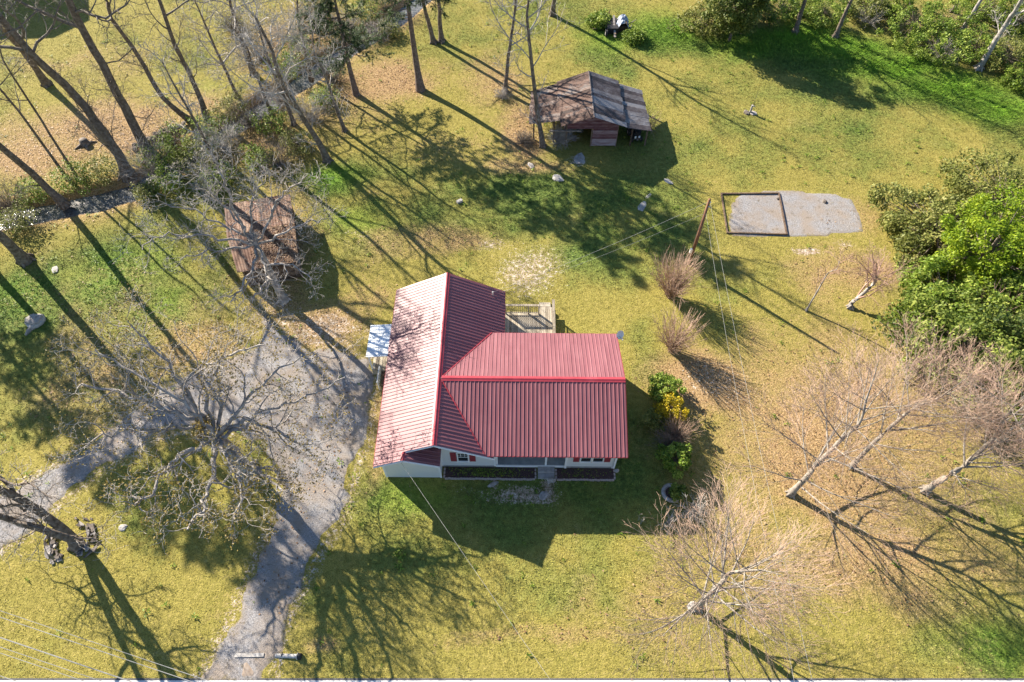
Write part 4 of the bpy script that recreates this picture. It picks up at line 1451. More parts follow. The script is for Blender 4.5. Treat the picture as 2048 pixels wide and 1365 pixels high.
def perp_dir(d, ang, az, rng):
    """unit vector at angle ang from d, turned az round it"""
    ref = (0.0, 0.0, 1.0) if abs(d[2]) < 0.9 else (1.0, 0.0, 0.0)
    u = nrm3((d[1] * ref[2] - d[2] * ref[1], d[2] * ref[0] - d[0] * ref[2], d[0] * ref[1] - d[1] * ref[0]))
    w = (d[1] * u[2] - d[2] * u[1], d[2] * u[0] - d[0] * u[2], d[0] * u[1] - d[1] * u[0])
    c, s = math.cos(ang), math.sin(ang)
    ca, sa = math.cos(az), math.sin(az)
    return (d[0] * c + s * (ca * u[0] + sa * w[0]), d[1] * c + s * (ca * u[1] + sa * w[1]), d[2] * c + s * (ca * u[2] + sa * w[2]))


def sides(r):
    return 8 if r > .14 else 6 if r > .07 else 4 if r > .03 else 3


OAK = dict(wander=(.10, .40, .52, .58, .6), trop=(0, .04, .03, .05, .02), seg=(6, 8, 8, 6, 5), kids=(0, 10, 6, 3, 0), ang=(1.0, .85, .85, .8, .8), ratio=(.55, .52, .58, .60), rr=.55, minr=.0105, rtip=.35, start=.25)
TALL = dict(wander=(.05, .20, .28, .34, .4), trop=(0, .10, .07, .05, .02), seg=(6, 6, 5, 4, 3), kids=(0, 6, 5, 4, 0), ang=(.9, .75, .7, .7, .7), ratio=(.5, .50, .50, .5), rr=.55, minr=.011, rtip=.3, start=.25)
MAPLE = dict(wander=(.04, .09, .12, .13, .12), trop=(0, .05, .035, .02, .02), seg=(5, 6, 4, 3, 2), kids=(0, 9, 6, 3, 0), ang=(.6, .55, .52, .5, .5), ratio=(.55, .58, .58, .60), rr=.50, minr=.0065, rtip=.25, start=.18)
FAR = dict(OAK, kids=(0, 8, 5, 0, 0), seg=(6, 6, 5, 4, 3), minr=.012)
SMALL = dict(wander=(.08, .16, .22, .25, .25), trop=(0, .05, .03, .02, .02), seg=(5, 5, 4, 3, 3), kids=(0, 6, 6, 4, 0), ang=(.6, .6, .6, .6, .6), ratio=(.55, .55, .55, .5), rr=.52, minr=.006, rtip=.3, start=.2)


def grow(rng, p, d, L, r, lvl, K, sinks, maxl, buds=None, path=None):
    W, T, n = K['wander'][lvl], K['trop'][lvl], K['seg'][lvl]
    if path is None:
        st = L / n
        pts, rad, dirs = [p], [r], [d]
        for i in range(n):
            d = nrm3((d[0] + W * rng.gauss(0, 1) * .6, d[1] + W * rng.gauss(0, 1) * .6, d[2] + W * rng.gauss(0, 1) * .6 + T))
            p = (p[0] + d[0] * st, p[1] + d[1] * st, p[2] + d[2] * st)
            if p[2] < .6:
                p = (p[0], p[1], .6)
            pts.append(p)
            dirs.append(d)
            rad.append(max(r * (1 - (1 - K['rtip']) * (i + 1) / n), K['minr'] * .7))
    else:
        pts, rad = path
        n = len(pts) - 1
        dirs = [nrm3(tuple(pts[min(i + 1, n)][k] - pts[max(i - 1, 0)][k] for k in range(3))) for i in range(n + 1)]
    sinks[min(lvl, len(sinks) - 1)].tube(pts, rad, sides(rad[0]), cap=False)
    if lvl >= maxl:
        if buds is not None:
            buds.append(pts[-1])
            buds.append(pts[len(pts) // 2])
        return
    k = K['kids'][lvl]
    az = rng.uniform(0, 6.28)
    for j in range(k):
        t = K['start'] + (1 - K['start']) * (j + rng.uniform(.2, 1.0)) / k
        t = min(t, .985)
        f = t * n
        i = int(f)
        f -= i
        a, b = pts[i], pts[min(i + 1, n)]
        q = (a[0] + (b[0] - a[0]) * f, a[1] + (b[1] - a[1]) * f, a[2] + (b[2] - a[2]) * f)
        az += 2.4 + rng.uniform(-.5, .5)
        cd = perp_dir(dirs[i], K['ang'][lvl] * rng.uniform(.65, 1.3), az, rng)
        cl = L * K['ratio'][min(lvl, 3)] * (1.15 - .55 * t) * rng.uniform(.75, 1.25)
        grow(rng, q, cd, cl, max(rad[i] * K['rr'] * rng.uniform(.7, 1.1), K['minr']), lvl + 1, K, sinks, maxl, buds)


def smooth_path(wps, n_per=4, jit=0.0, rng=None):
    out = []
    P_ = [wps[0]] + list(wps) + [wps[-1]]
    for i in range(1, len(P_) - 2):
        p0, p1, p2, p3 = P_[i - 1], P_[i], P_[i + 1], P_[i + 2]
        for k in range(n_per):
            t = k / n_per
            q = []
            for c in range(3):
                a, b, cc, dd_ = p0[c], p1[c], p2[c], p3[c]
                q.append(.5 * ((2 * b) + (-a + cc) * t + (2 * a - 5 * b + 4 * cc - dd_) * t * t + (-a + 3 * b - 3 * cc + dd_) * t ** 3))
            if jit and rng and (i > 1 or k):
                q = [c_ + rng.uniform(-jit, jit) for c_ in q]
            out.append(tuple(q))
    out.append(tuple(wps[-1]))
    return out


def plen(pts):
    return sum(math.dist(a, b) for a, b in zip(pts[:-1], pts[1:]))


def leafs_at(mb, pts, rng, n, spread, size, flat=.5):
    for p in pts:
        for _ in range(n):
            c = (p[0] + rng.gauss(0, spread), p[1] + rng.gauss(0, spread), max(p[2] + rng.gauss(0, spread), .03))
            one_leaf(mb, c, size * rng.uniform(.6, 1.3), rng, flat)


def bare_tree(label, wps, r0, top, K=TALL, seed=1, nlimb=10, limb_l=4.0, lstart=.45, maxl=3, bark='bark', twig='twig_dark', limbs=None, split=False, name='bare_tree', group=None, buds=0, low=0, ang=.95, extra_stems=(), rtop=.28, moss=None):
    """wps: trunk way points (px,py,z) from the ground up, top: extra length straight on"""
    rng = random.Random(seed)
    W = [G(*w_) for w_ in wps]
    base = W[0].copy()
    root = thing(name, label, 'tree', (base.x, base.y, 0), 0, group)
    W = [tuple(q - base) for q in W]
    if top:
        a, b = Vector(W[-2]), Vector(W[-1])
        d = (b - a).normalized()
        d = (d * .6 + Vector((0, 0, .6))).normalized()
        W.append(tuple(b + d * top * .5 + Vector((rng.uniform(-.4, .4), rng.uniform(-.4, .4), 0))))
        W.append(tuple(Vector(W[-1]) + d * top * .5 + Vector((rng.uniform(-.5, .5), rng.uniform(-.5, .5), 0))))
    tp_ = smooth_path(W, 4, r0 * .12, rng)
    n = len(tp_) - 1
    trad = [r0 * (1 - (1 - rtop) * (i / n) ** .9) * (1.0 + (.55 * max(0, 1 - i / n * 9))) for i in range(n + 1)]
    tp_[0] = (tp_[0][0], tp_[0][1], -.25)
    trunk = MB()
    trunk.tube(tp_, trad, 10, cap=False)
    for k in range(5):      # root flare
        a = k * 1.256 + rng.uniform(-.3, .3)
        trunk.tube([(0, 0, .45 * r0 * 4), (r0 * 1.5 * math.cos(a), r0 * 1.5 * math.sin(a), .10), (r0 * 2.1 * math.cos(a), r0 * 2.1 * math.sin(a), -.14)], [r0 * .40, r0 * .30, r0 * .10], 6, cap=False)
    bl_ = [] if buds else None
    crown = MB()
    stems = [(tp_, trad)]
    for ew in extra_stems:
        w2 = [tuple(G(*q) - base) for q in ew]
        p2 = smooth_path(w2, 4, r0 * .1, rng)
        m = len(p2) - 1
        r2 = [r0 * .8 * (1 - .72 * i / m) for i in range(m + 1)]
        trunk.tube(p2, r2, 9, cap=False)
        stems.append((p2, r2))
    trunk.build('trunk', M[bark], root, True)
    jobs = []
    if limbs:
        for lw in limbs:
            lp = smooth_path([tuple(G(*q) - base) for q in lw], 4, .17, rng)
            m = len(lp) - 1
            rl = r0 * rng.uniform(.28, .42)
            jobs.append((lp, [max(rl * (1 - .72 * i / m), .02) for i in range(m + 1)]))
    for (sp_, sr) in stems:
        n = len(sp_) - 1
        L = plen(sp_)
        az = rng.uniform(0, 6.28)
        for j in range(nlimb + low):
            if j < nlimb:
                t = lstart + (1 - lstart) * (j + rng.uniform(.1, .9)) / nlimb
                l2 = limb_l * (1.15 - .55 * (t - lstart) / (1 - lstart)) * rng.uniform(.75, 1.2)
            else:
                t = rng.uniform(.12, lstart)
                l2 = limb_l * rng.uniform(.35, .7)
            i = min(int(t * n), n - 1)
            az += 2.4 + rng.uniform(-.4, .4)
            d0 = nrm3(tuple(sp_[i + 1][k] - sp_[i][k] for k in range(3)))
            cd = perp_dir(d0, ang * rng.uniform(.75, 1.2), az, rng)
            if cd[2] < .10:
                cd = nrm3((cd[0], cd[1], .10 + .25 * rng.random()))
            f = t * n - i
            q = tuple(sp_[i][k] + (sp_[i + 1][k] - sp_[i][k]) * f for k in range(3))
            rr = min(sr[i] * .5, (.0105 if K is MAPLE else .026) * l2 + .012) * rng.uniform(.8, 1.15) * (1 if j < nlimb else .6)
            jobs.append((q, cd, l2, max(rr, .02)))
        jobs.append((sp_[-1], nrm3(tuple(sp_[-1][k] - sp_[-2][k] for k in range(3))), limb_l * .55, sr[-1]))
    for jb in jobs:
        if split:
            lm, tw = MB(), MB()
            sinks = [lm, lm, lm, tw, tw]
        else:
            sinks = [crown]
        if len(jb) == 2:
            grow(rng, None, None, plen(jb[0]) * .75, None, 1, K, sinks, maxl, bl_, path=jb)
        else:
            grow(rng, jb[0], jb[1], jb[2], jb[3], 1, K, sinks, maxl, bl_)
        if split:
            lo = lm.build('limb', M[bark], root, True)
            if tw.v:
                set_tag(tw.build('twigs', M[twig], lo), kind='stuff')
    if not split:
        crown.build('crown', M[twig], root)
    if buds:
        bm_ = MB()
        leafs_at(bm_, bl_, rng, buds, .12, .05)
        bm_.build('buds', M['bud'], root)
    return root


# --- tall creek side trees, far left
bare_tree('stout bare tree on the creek bank, its foot beside the visible water', [(257, 352, 0), (225, 290, 2.6), (150, 190, 6.5), (55, 100, 11.0)], .42, 6.0, K=FAR, seed=1, nlimb=11, limb_l=5.0, low=9, lstart=.55, group='bare trees along the creek')
bare_tree('stout bare tree leaning over the dark stone heap', [(303, 318, 0), (262, 240, 3.0), (205, 130, 7.5), (137, 3, 12.4)], .42, 5.5, K=FAR, seed=2, nlimb=12, limb_l=5.0, low=9, lstart=.5, group='bare trees along the creek')
bare_tree('slender crooked bare tree rising from the litter above the stone heap', [(382, 242, 0), (325, 195, 2.5), (275, 110, 6.0), (225, 40, 9.5), (212, -5, 11.6)], .22, 5.0, seed=3, nlimb=9, limb_l=3.6, low=9, lstart=.5, group='bare trees along the creek')
bare_tree('slim straight bare tree with crooked side boughs, standing at the bank shrubs', [(416, 240, 0), (385, 160, 3.2), (350, 90, 6.5), (318, 0, 10.4)], .23, 5.0, seed=4, nlimb=9, limb_l=3.8, low=9, lstart=.45, group='bare trees along the creek')
bare_tree('thin bare sapling, right hand one of the pair near the left edge', [(156, 358, 0), (110, 285, 3.0), (60, 205, 6.5), (17, 140, 9.5)], .11, 2.5, seed=5, nlimb=7, limb_l=2.2, lstart=.4, K=SMALL, group='bare trees along the creek')
bare_tree('thin bare sapling, left hand one of the pair near the left edge', [(136, 360, 0), (90, 295, 2.6), (35, 220, 5.8), (-10, 165, 8.2)], .12, 2.5, seed=6, nlimb=7, limb_l=2.4, lstart=.35, low=2, K=SMALL, group='bare trees along the creek')
bare_tree('leaning bare tree whose trunk crosses the creek at the left edge', [(128, 408, 0), (80, 362, 2.2), (0, 292, 6.0), (-70, 225, 9.5)], .30, 5.5, K=FAR, seed=7, nlimb=10, limb_l=5.0, low=2, lstart=.5, group='bare trees along the creek')
bare_tree('bare tree cut by the left edge, its grey foot in the shaded lawn', [(52, 522, 0), (10, 480, 2.5), (-60, 410, 6.0), (-150, 310, 10.5)], .36, 6.5, K=FAR, seed=8, nlimb=12, limb_l=5.5, low=0, lstart=.5, group='bare trees along the creek')
bare_tree('bare tree at the top left corner over the big shadow', [(95, 170, 0), (40, 95, 4.0), (-30, 20, 8.0)], .30, 5, K=FAR, seed=13, nlimb=10, limb_l=4.5, low=3, lstart=.35, twig='twig_grey', group='bare trees along the creek')
# forked tree in the lower left
bare_tree('forked bare tree in the ring of dark stones, two trunks leaning left', [(156, 1092, 0), (128, 1062, 1.3), (60, 1010, 3.4), (-20, 968, 5.8), (-110, 900, 9.0)], .29, 3.5, seed=14, nlimb=10, limb_l=4.6, lstart=.30, low=3, K=OAK, bark='bark', twig='twig_grey', maxl=3, split=True, name='forked_tree',
          extra_stems=(((142, 1078, .6), (85, 1060, 2.0), (0, 1032, 4.2), (-90, 1000, 6.6), (-170, 940, 9.5)),))
# --- big oak over the drive
FK = (433, 872, 4.1)
OL = [[FK, (395, 822, 5.0), (347, 745, 6.4), (300, 690, 7.4), (262, 650, 8.2)],
      [FK, (380, 853, 4.6), (300, 858, 5.2), (220, 868, 5.8), (165, 890, 6.2)],
      [FK, (470, 862, 4.4), (540, 818, 4.9), (610, 795, 5.4), (690, 755, 6.0)],
      [FK, (490, 842, 4.6), (545, 858, 4.6), (592, 882, 4.7), (660, 900, 5.0)],
      [FK, (424, 925, 4.6), (421, 975, 5.0), (400, 1025, 5.4), (375, 1060, 5.7)],
      [(455, 900, 3.0), (490, 928, 3.5), (535, 955, 3.9), (575, 985, 4.3)],
      [FK, (440, 810, 5.2), (432, 760, 6.4), (438, 700, 7.8)],
      [FK, (415, 800, 5.4), (400, 745, 6.3), (455, 715, 7.0), (530, 690, 7.4)],
      [FK, (375, 832, 5.0), (300, 805, 6.0), (220, 780, 6.6), (158, 772, 7.0)],
      [FK, (392, 895, 4.8), (340, 930, 5.3), (300, 985, 5.6), (270, 1010, 6.0)],
      [FK, (455, 905, 4.7), (480, 985, 5.0), (470, 1040, 5.4)],
      [FK, (470, 830, 5.2), (520, 770, 6.2), (600, 715, 6.8)],
      [FK, (405, 850, 5.4), (350, 790, 6.8), (250, 735, 7.6), (190, 700, 7.9)]]
bare_tree('broad gnarled bare oak spreading over the gravel driveway', [(497, 945, 0), (482, 925, 1.2), (460, 898, 2.7), (433, 872, 4.1)], .42, 0, K=OAK, seed=21, nlimb=0, limb_l=2.2, limbs=OL, maxl=4, bark='bark_grey', twig='twig_grey', split=True, buds=2, name='oak_tree', rtop=.7)
for k_, (bp, mp, tpx, lab) in enumerate((((545, 232, 0), (530, 195, 2.2), (505, 130, 5.2), 'bare tree in the tangle left of the thin one by the creek'), ((475, 195, 0), (455, 150, 2.2), (425, 85, 5.4), 'bare tree in the tangle nearest the yellow field'),
                                         ((622, 158, 0), (612, 110, 2.3), (596, 45, 5.2), 'bare tree leaning over the creek pool'), ((437, 335, 0), (415, 290, 2.2), (380, 225, 5.2), 'bare tree rising from the brush behind the shed'), ((690, 262, 0), (672, 215, 2.2), (650, 150, 5.0), 'slight bare tree on the near bank right of the brush'))):
    bare_tree(lab, [bp, mp, tpx], .15, 3.5, K=FAR, seed=300 + k_, nlimb=11, limb_l=3.4, low=3, lstart=.3, twig='twig_grey', group='bare trees behind the house')
# --- tree over the shed
FS = (512, 490, 5.2)
SL_ = [[FS, (487, 453, 6.2), (447, 414, 7.4), (418, 378, 8.6), (385, 336, 10.0)],
       [FS, (470, 430, 6.8), (450, 370, 8.8), (438, 340, 9.8), (420, 300, 10.8)],
       [FS, (535, 450, 6.2), (548, 408, 7.6), (575, 378, 8.6), (615, 350, 9.6)],
       [FS, (480, 465, 5.8), (430, 445, 6.4), (378, 418, 7.0), (320, 410, 7.6)],
       [FS, (470, 500, 5.6), (420, 500, 5.9), (360, 520, 6.2)],
       [FS, (535, 530, 5.2), (590, 530, 5.4), (625, 560, 5.5)],
       [FS, (505, 540, 5.0), (480, 580, 5.0), (460, 605, 5.0)],
       [FS, (555, 470, 6.4), (610, 445, 7.0), (650, 440, 7.4)],
       [FS, (500, 440, 7.0), (505, 390, 8.4), (530, 350, 9.8)],
       [(545, 556, 2.2), (535, 565, 3.2), (512, 590, 4.0), (500, 610, 4.3)],
       [FS, (440, 480, 6.2), (380, 470, 7.2), (320, 470, 7.8), (285, 500, 8.2)]]
bare_tree('silvery bare tree leaning over the rusty shed roof', [(567, 602, 0), (553, 570, 1.6), (532, 527, 3.5), (512, 490, 5.2)], .28, 0, K=OAK, seed=23, nlimb=0, limb_l=2, limbs=SL_, maxl=4, bark='bark_grey', twig='twig_grey', split=True, name='bare_tree', rtop=.6)
# --- middle trees
bare_tree('bare tree with a twisting trunk behind the rusty shed', [(656, 322, 0), (635, 282, 1.9), (612, 245, 3.8), (562, 163, 8.0)], .26, 4.5, K=FAR, seed=24, nlimb=12, limb_l=4.2, low=2, lstart=.42, twig='twig_grey', group='bare trees behind the house')
bare_tree('thin bare tree among the brush between shed and creek pool', [(588, 250, 0), (572, 205, 2.3), (545, 140, 5.4)], .17, 4.5, K=FAR, seed=25, nlimb=10, limb_l=3.4, lstart=.4, twig='twig_grey', group='bare trees behind the house')
bare_tree('dark bare tree in the thicket near the creek pool', [(508, 150, 0), (490, 105, 2.3), (470, 40, 5.5)], .22, 5, K=FAR, seed=26, nlimb=12, limb_l=4.0, lstart=.3, twig='twig_grey', group='bare trees behind the house')
bare_tree('left of two dark trunks standing together at the top', [(868, 86, 0), (858, 50, 1.7), (845, 0, 4.0)], .24, 9, seed=27, nlimb=10, limb_l=4, lstart=.5, group='bare trees behind the house')
bare_tree('right of two dark trunks standing together at the top', [(884, 84, 0), (880, 45, 1.8), (877, 0, 4.0)], .25, 9, seed=28, nlimb=10, limb_l=4, lstart=.5, group='bare trees behind the house')
bare_tree('bare tree standing close beside the left bay of the barn', [(1086, 294, 0), (1075, 225, 2.8), (1066, 150, 6.2), (1056, 60, 9.8)], .20, 3.5, K=TALL, seed=29, nlimb=13, limb_l=3.4, low=4, lstart=.35, twig='twig_grey', group='bare trees behind the house')
bare_tree('grey bare tree left of the barn with a misty twig crown', [(1010, 185, 0), (1016, 120, 3.2), (1026, 50, 6.4)], .18, 5, K=TALL, seed=30, nlimb=13, limb_l=3.4, low=3, lstart=.3, twig='twig_grey', group='bare trees behind the house')
bare_tree('bare tree beyond the scrap heap at the top', [(1105, 30, 0), (1112, -30, 3.2), (1118, -80, 6.0)], .22, 6, K=TALL, seed=31, nlimb=11, limb_l=3.8, lstart=.4, twig='twig_grey', group='bare trees behind the house')
# --- wood edge top right
bare_tree('dark trunk at the wood edge, leftmost of the upper right trunks', [(1590, 66, 0), (1600, 33, 1.6), (1612, -4, 3.4)], .24, 10, seed=32, nlimb=9, limb_l=4, lstart=.5, group='trees at the wood edge')
bare_tree('dark leaning trunk at the wood edge, second of the upper right trunks', [(1670, 76, 0), (1686, 38, 1.8), (1704, -2, 3.7)], .22, 9, seed=33, nlimb=9, limb_l=4, lstart=.5, low=2, group='trees at the wood edge')
bare_tree('short trunk at the top edge behind the green undergrowth', [(1905, 24, 0), (1914, 5, 1.0), (1925, -25, 2.3)], .20, 9, seed=34, nlimb=8, limb_l=4, lstart=.5, group='trees at the wood edge')
bare_tree('pale leaning trunk rising from the undergrowth near the right corner', [(1921, 68, 0), (1940, 35, 1.5), (1964, -3, 3.2)], .24, 9, seed=35, nlimb=9, limb_l=4, lstart=.45, bark='bark_grey', low=2, group='trees at the wood edge')
bare_tree('thick grey leaning trunk at the upper right corner', [(1957, 138, 0), (1985, 92, 2.0), (2016, 42, 4.2), (2042, 2, 6.1)], .27, 8, seed=36, nlimb=9, limb_l=4, lstart=.45, bark='bark_grey', twig='twig_grey', low=5, group='trees at the wood edge')
bare_tree('bare tree outside the top edge shading the green strip', [(1450, -40, 0), (1460, -90, 3.0), (1470, -140, 6)], .24, 7, seed=37, nlimb=11, limb_l=4.2, lstart=.4, group='trees at the wood edge')
# --- front right bare trees
bare_tree('pale bare tree leaning right, nearest the middle of the right lawn', [(1581, 989, 0), (1600, 968, 1.1), (1635, 930, 2.7), (1690, 872, 4.6)], .185, 2.8, K=MAPLE, seed=41, nlimb=27, limb_l=4.2, lstart=.16, ang=1.15, bark='bark_pale', twig='twig_tan', maxl=4, split=True, group='pale bare trees on the right lawn')
bare_tree('pale bare tree behind the leaning one, its crown reaching the green trees', [(1703, 934, 0), (1730, 905, 1.4), (1775, 860, 3.3), (1830, 815, 5.0)], .15, 2.4, K=MAPLE, seed=42, nlimb=22, limb_l=3.7, lstart=.28, ang=1.15, bark='bark_pale', twig='twig_tan', maxl=4, split=True, group='pale bare trees on the right lawn')
bare_tree('pale bare tree at the right edge with a thick short trunk', [(1849, 982, 0), (1880, 962, 1.2), (1930, 930, 2.7), (1985, 880, 4.6)], .19, 2.8, K=MAPLE, seed=43, nlimb=27, limb_l=4.2, lstart=.28, ang=1.15, bark='bark_pale', twig='twig_tan', maxl=4, split=True, group='pale bare trees on the right lawn')
bare_tree('pale bare tree in front by the road, seen almost from above', [(1396, 1216, 0), (1404, 1206, .9), (1425, 1182, 2.6), (1445, 1165, 4.4)], .19, 3.2, K=MAPLE, seed=44, nlimb=28, limb_l=4.4, lstart=.16, ang=1.15, bark='bark_pale', twig='twig_tan', maxl=4, split=True, group='pale bare trees on the right lawn')
bare_tree('small red twigged tree with an S shaped trunk', [(1700, 616, 0), (1704, 606, .35), (1716, 596, .8), (1745, 570, 1.9)], .16, 1.2, K=SMALL, seed=45, nlimb=11, limb_l=2.4, lstart=.3, ang=.85, bark='bark_grey', twig='twig_red', maxl=4, name='small_bare_tree', rtop=.5)
bare_tree('thin young bare tree left of the red twigged one', [(1612, 622, 0), (1625, 600, .9), (1645, 565, 2.4), (1658, 545, 3.4)], .065, .8, K=SMALL, seed=46, nlimb=10, limb_l=1.3, lstart=.25, ang=.7, bark='bark_grey', twig='twig_red', maxl=3, name='small_bare_tree')


# --- pines
def pine(label, wps, r0, top, seed, z_low, n_br, blen, low_br=()):
    rng = random.Random(seed)
    W = [G(*w_) for w_ in wps]
    base = W[0].copy()
    root = thing('pine_tree', label, 'tree', (base.x, base.y, 0), 0, 'pines by the creek')
    W = [tuple(q - base) for q in W]
    a, b = Vector(W[-2]), Vector(W[-1])
    d = ((b - a).normalized() * .5 + Vector((0, 0, .7))).normalized()
    W.append(tuple(b + d * top))
    tp_ = smooth_path(W, 5)
    n = len(tp_) - 1
    tr_ = MB()
    tp_[0] = (0, 0, -.2)
    tr_.tube(tp_, [r0 * (1 - .8 * i / n) * (1 + .4 * max(0, 1 - i * 5 / n)) for i in range(n + 1)], 10, cap=False)
    tr_.build('trunk', M['bark_pine'], root, True)
    br_, nd_ = MB(), MB()
    zt = tp_[-1][2]

    def needles(p, dr, m, s):
        for _ in range(m):
            e = nrm3((dr[0] + rng.gauss(0, .7), dr[1] + rng.gauss(0, .7), dr[2] + rng.gauss(0, .6)))
            l = s * rng.uniform(.7, 1.3)
            sx = nrm3((e[1], -e[0], rng.uniform(-.5, .5)))
            wd = .022
            bb = len(nd_.v)
            nd_.v += [(p[0] - sx[0] * wd, p[1] - sx[1] * wd, p[2] - sx[2] * wd), (p[0] + sx[0] * wd, p[1] + sx[1] * wd, p[2] + sx[2] * wd), (p[0] + e[0] * l, p[1] + e[1] * l, p[2] + e[2] * l)]
            nd_.f.append((bb, bb + 1, bb + 2))
            nd_.c += [min(max(rng.gauss(.5, .25), 0), 1)] * 3
    spots = []
    for k in range(n_br):
        z = z_low + (zt - z_low) * (k + rng.random()) / n_br
        spots.append((z, rng.uniform(0, 6.28), blen * (1.15 - .75 * (z - z_low) / (zt - z_low)) * rng.uniform(.7, 1.2)))
    spots += list(low_br)
    for z, az, L in spots:
        i = next((k for k in range(n) if tp_[k + 1][2] >= z), n - 1)
        f = (z - tp_[i][2]) / max(tp_[i + 1][2] - tp_[i][2], 1e-3)
        q = tuple(tp_[i][k] + (tp_[i + 1][k] - tp_[i][k]) * f for k in range(3))
        d3 = nrm3((math.cos(az), math.sin(az), .12))
        pts = [q]
        m = 6
        for s in range(m):
            d3 = nrm3((d3[0] + rng.gauss(0, .12), d3[1] + rng.gauss(0, .12), d3[2] + rng.gauss(0, .1) - .02))
            q = tuple(q[c] + d3[c] * L / m for c in range(3))
            pts.append(q)
        br_.tube(pts, [.05 * (1 - .8 * s / m) for s in range(m + 1)], 4, cap=False)
        for s in range(2, m + 1):
            for _ in range(4):
                d4 = nrm3((d3[0] + rng.gauss(0, .8), d3[1] + rng.gauss(0, .8), d3[2] + rng.gauss(0, .35)))
                l4 = L * .22 * rng.uniform(.6, 1.2)
                e = tuple(pts[s][c] + d4[c] * l4 for c in range(3))
                br_.tube([pts[s], e], [.016, .008], 3, cap=False)
                for t in (.45, .75, 1.0):
                    needles(tuple(pts[s][c] + d4[c] * l4 * t for c in range(3)), d4, 9, .26)
    cr = br_.build('branches', M['bark_pine'], root)
    nd_.build('needles', M['needles'], cr)
    return root


pine('pine with drooping foliage above the creek pool', [(713, 190, 0), (700, 140, 2.4), (683, 60, 6.0), (668, -5, 8.6)], .24, 7.5, 51, 3.0, 80, 2.8)
pine('tall straight pine with a bare grey trunk at the top', [(841, 180, 0), (830, 110, 3.0), (815, 0, 7.9)], .33, 9.0, 52, 8.0, 85, 3.6, low_br=((6.6, 3.2, 2.8), (7.2, 3.7, 2.6), (6.2, 2.7, 1.8), (7.4, 2.9, 3.0)))
pine('tall pine just outside the left edge whose crown shades the front lawn', [(-40, 515, 0), (-95, 455, 3.5), (-185, 365, 8.5)], .30, 8.5, 53, 8.0, 70, 3.6)
pine('pine outside the left edge whose crown shades the left lawn', [(-190, 480, 0), (-250, 420, 3.5), (-340, 330, 8.0)], .28, 6.5, 55, 6.0, 60, 3.4)


# --- leafy trees
def leafy_tree(label, base_px, h, rx, rz_, mat, seed, n_leaf=9000, n_cl=46, leaf=.13, name='leafy_tree', cat='tree', trunk_r=.16, group=None, squash=1.0, clr=.9, bark='bark', z0=None, lean=(0, 0)):
    rng = random.Random(seed)
    base = G(*base_px)
    root = thing(name, label, cat, tuple(base), 0, group)
    cz = (z0 if z0 is not None else h - rz_)
    tr_ = MB()
    top = (lean[0], lean[1], cz + rz_ * .3)
    tp_ = smooth_path([(0, 0, -.15), (rng.uniform(-.1, .1), rng.uniform(-.1, .1), cz * .5), top], 3)
    tr_.tube(tp_, [trunk_r * (1 - .55 * i / (len(tp_) - 1)) for i in range(len(tp_))], 8, cap=False)
    cls = []
    for k in range(n_cl):
        # cluster centres spread through an uneven ellipsoid
        z = 1 - 2 * (k + .5) / n_cl
        a = k * 2.39996 + rng.uniform(-.3, .3)
        rr = math.sqrt(max(0, 1 - z * z))
        s = rng.uniform(.45, 1.0) ** .6 * (1 + .22 * math.sin(3 * a + seed) + .12 * math.sin(5 * a + z * 4))
        cls.append((top[0] + rx * s * rr * math.cos(a), top[1] + rx * squash * s * rr * math.sin(a), max(cz + rz_ * s * z, .25), clr * rng.uniform(.6, 1.25)))
    fo = MB()
    for (x, y, z, r_) in cls:
        m = max(3, int(n_leaf / n_cl))
        tone = rng.gauss(0, .12)
        for _ in range(m):
            u = nrm3((rng.gauss(0, 1), rng.gauss(0, 1), rng.gauss(0, 1)))
            q = r_ * rng.random() ** .42
            c = (x + u[0] * q, y + u[1] * q, max(z + u[2] * q * .75, .04))
            one_leaf(fo, c, leaf * rng.uniform(.6, 1.25), rng, .55)
            w = min(max(fo.c[-1] + tone, 0), 1)
            fo.c[-4:] = [w] * 4
        tr_.tube([tp_[len(tp_) * 2 // 3], ((x + top[0]) / 2 + rng.uniform(-.2, .2), (y + top[1]) / 2 + rng.uniform(-.2, .2), (z + cz * .7) / 2 + .2), (x, y, z)], [trunk_r * .35, trunk_r * .22, .012], 4, cap=False)
    tr_.build('trunk', M[bark], root, True)
    fo.build('crown', M[mat], root)
    return root


GT = 'leafy trees along the right boundary'
leafy_tree('bright lime green leafy tree at the right edge', (1918, 572), 6.2, 3.3, 2.4, 'leaf_lime', 61, 22000, 66, .085, group=GT, lean=(.2, .2), clr=.8)
leafy_tree('full green leafy tree below the lime green one', (1900, 735), 4.6, 3.7, 2.5, 'leaf_mid', 62, 19000, 80, .10, group=GT, clr=.85, squash=1.1)
leafy_tree('dark green leafy tree at the very right edge beside the pale bare crown', (2020, 765), 5.0, 3.5, 2.6, 'leaf_dark', 63, 17000, 74, .10, group=GT, clr=.85)
leafy_tree('dull olive bush tree left of the lime green one', (1855, 490), 3.4, 4.3, 1.8, 'leaf_olive', 64, 15000, 110, .10, group=GT, clr=.75)
leafy_tree('dull olive bush tree behind the lime green one', (1985, 440), 3.6, 4.8, 1.9, 'leaf_olive', 65, 17000, 120, .10, group=GT, clr=.8)
leafy_tree('mid green leafy tree left of the dark green ones', (1870, 640), 3.7, 3.6, 2.0, 'leaf_bright', 66, 16000, 76, .10, group=GT, clr=.8)
leafy_tree('mid green leafy tree at the right edge between lime and dark ones', (2030, 655), 4.6, 3.6, 2.2, 'leaf_bright', 67, 15000, 66, .10, group=GT, clr=.85)
leafy_tree('dark green leafy tree beyond the right edge', (2120, 560), 5.2, 3.6, 2.5, 'leaf_dark', 68, 9000, 50, .13, group=GT)

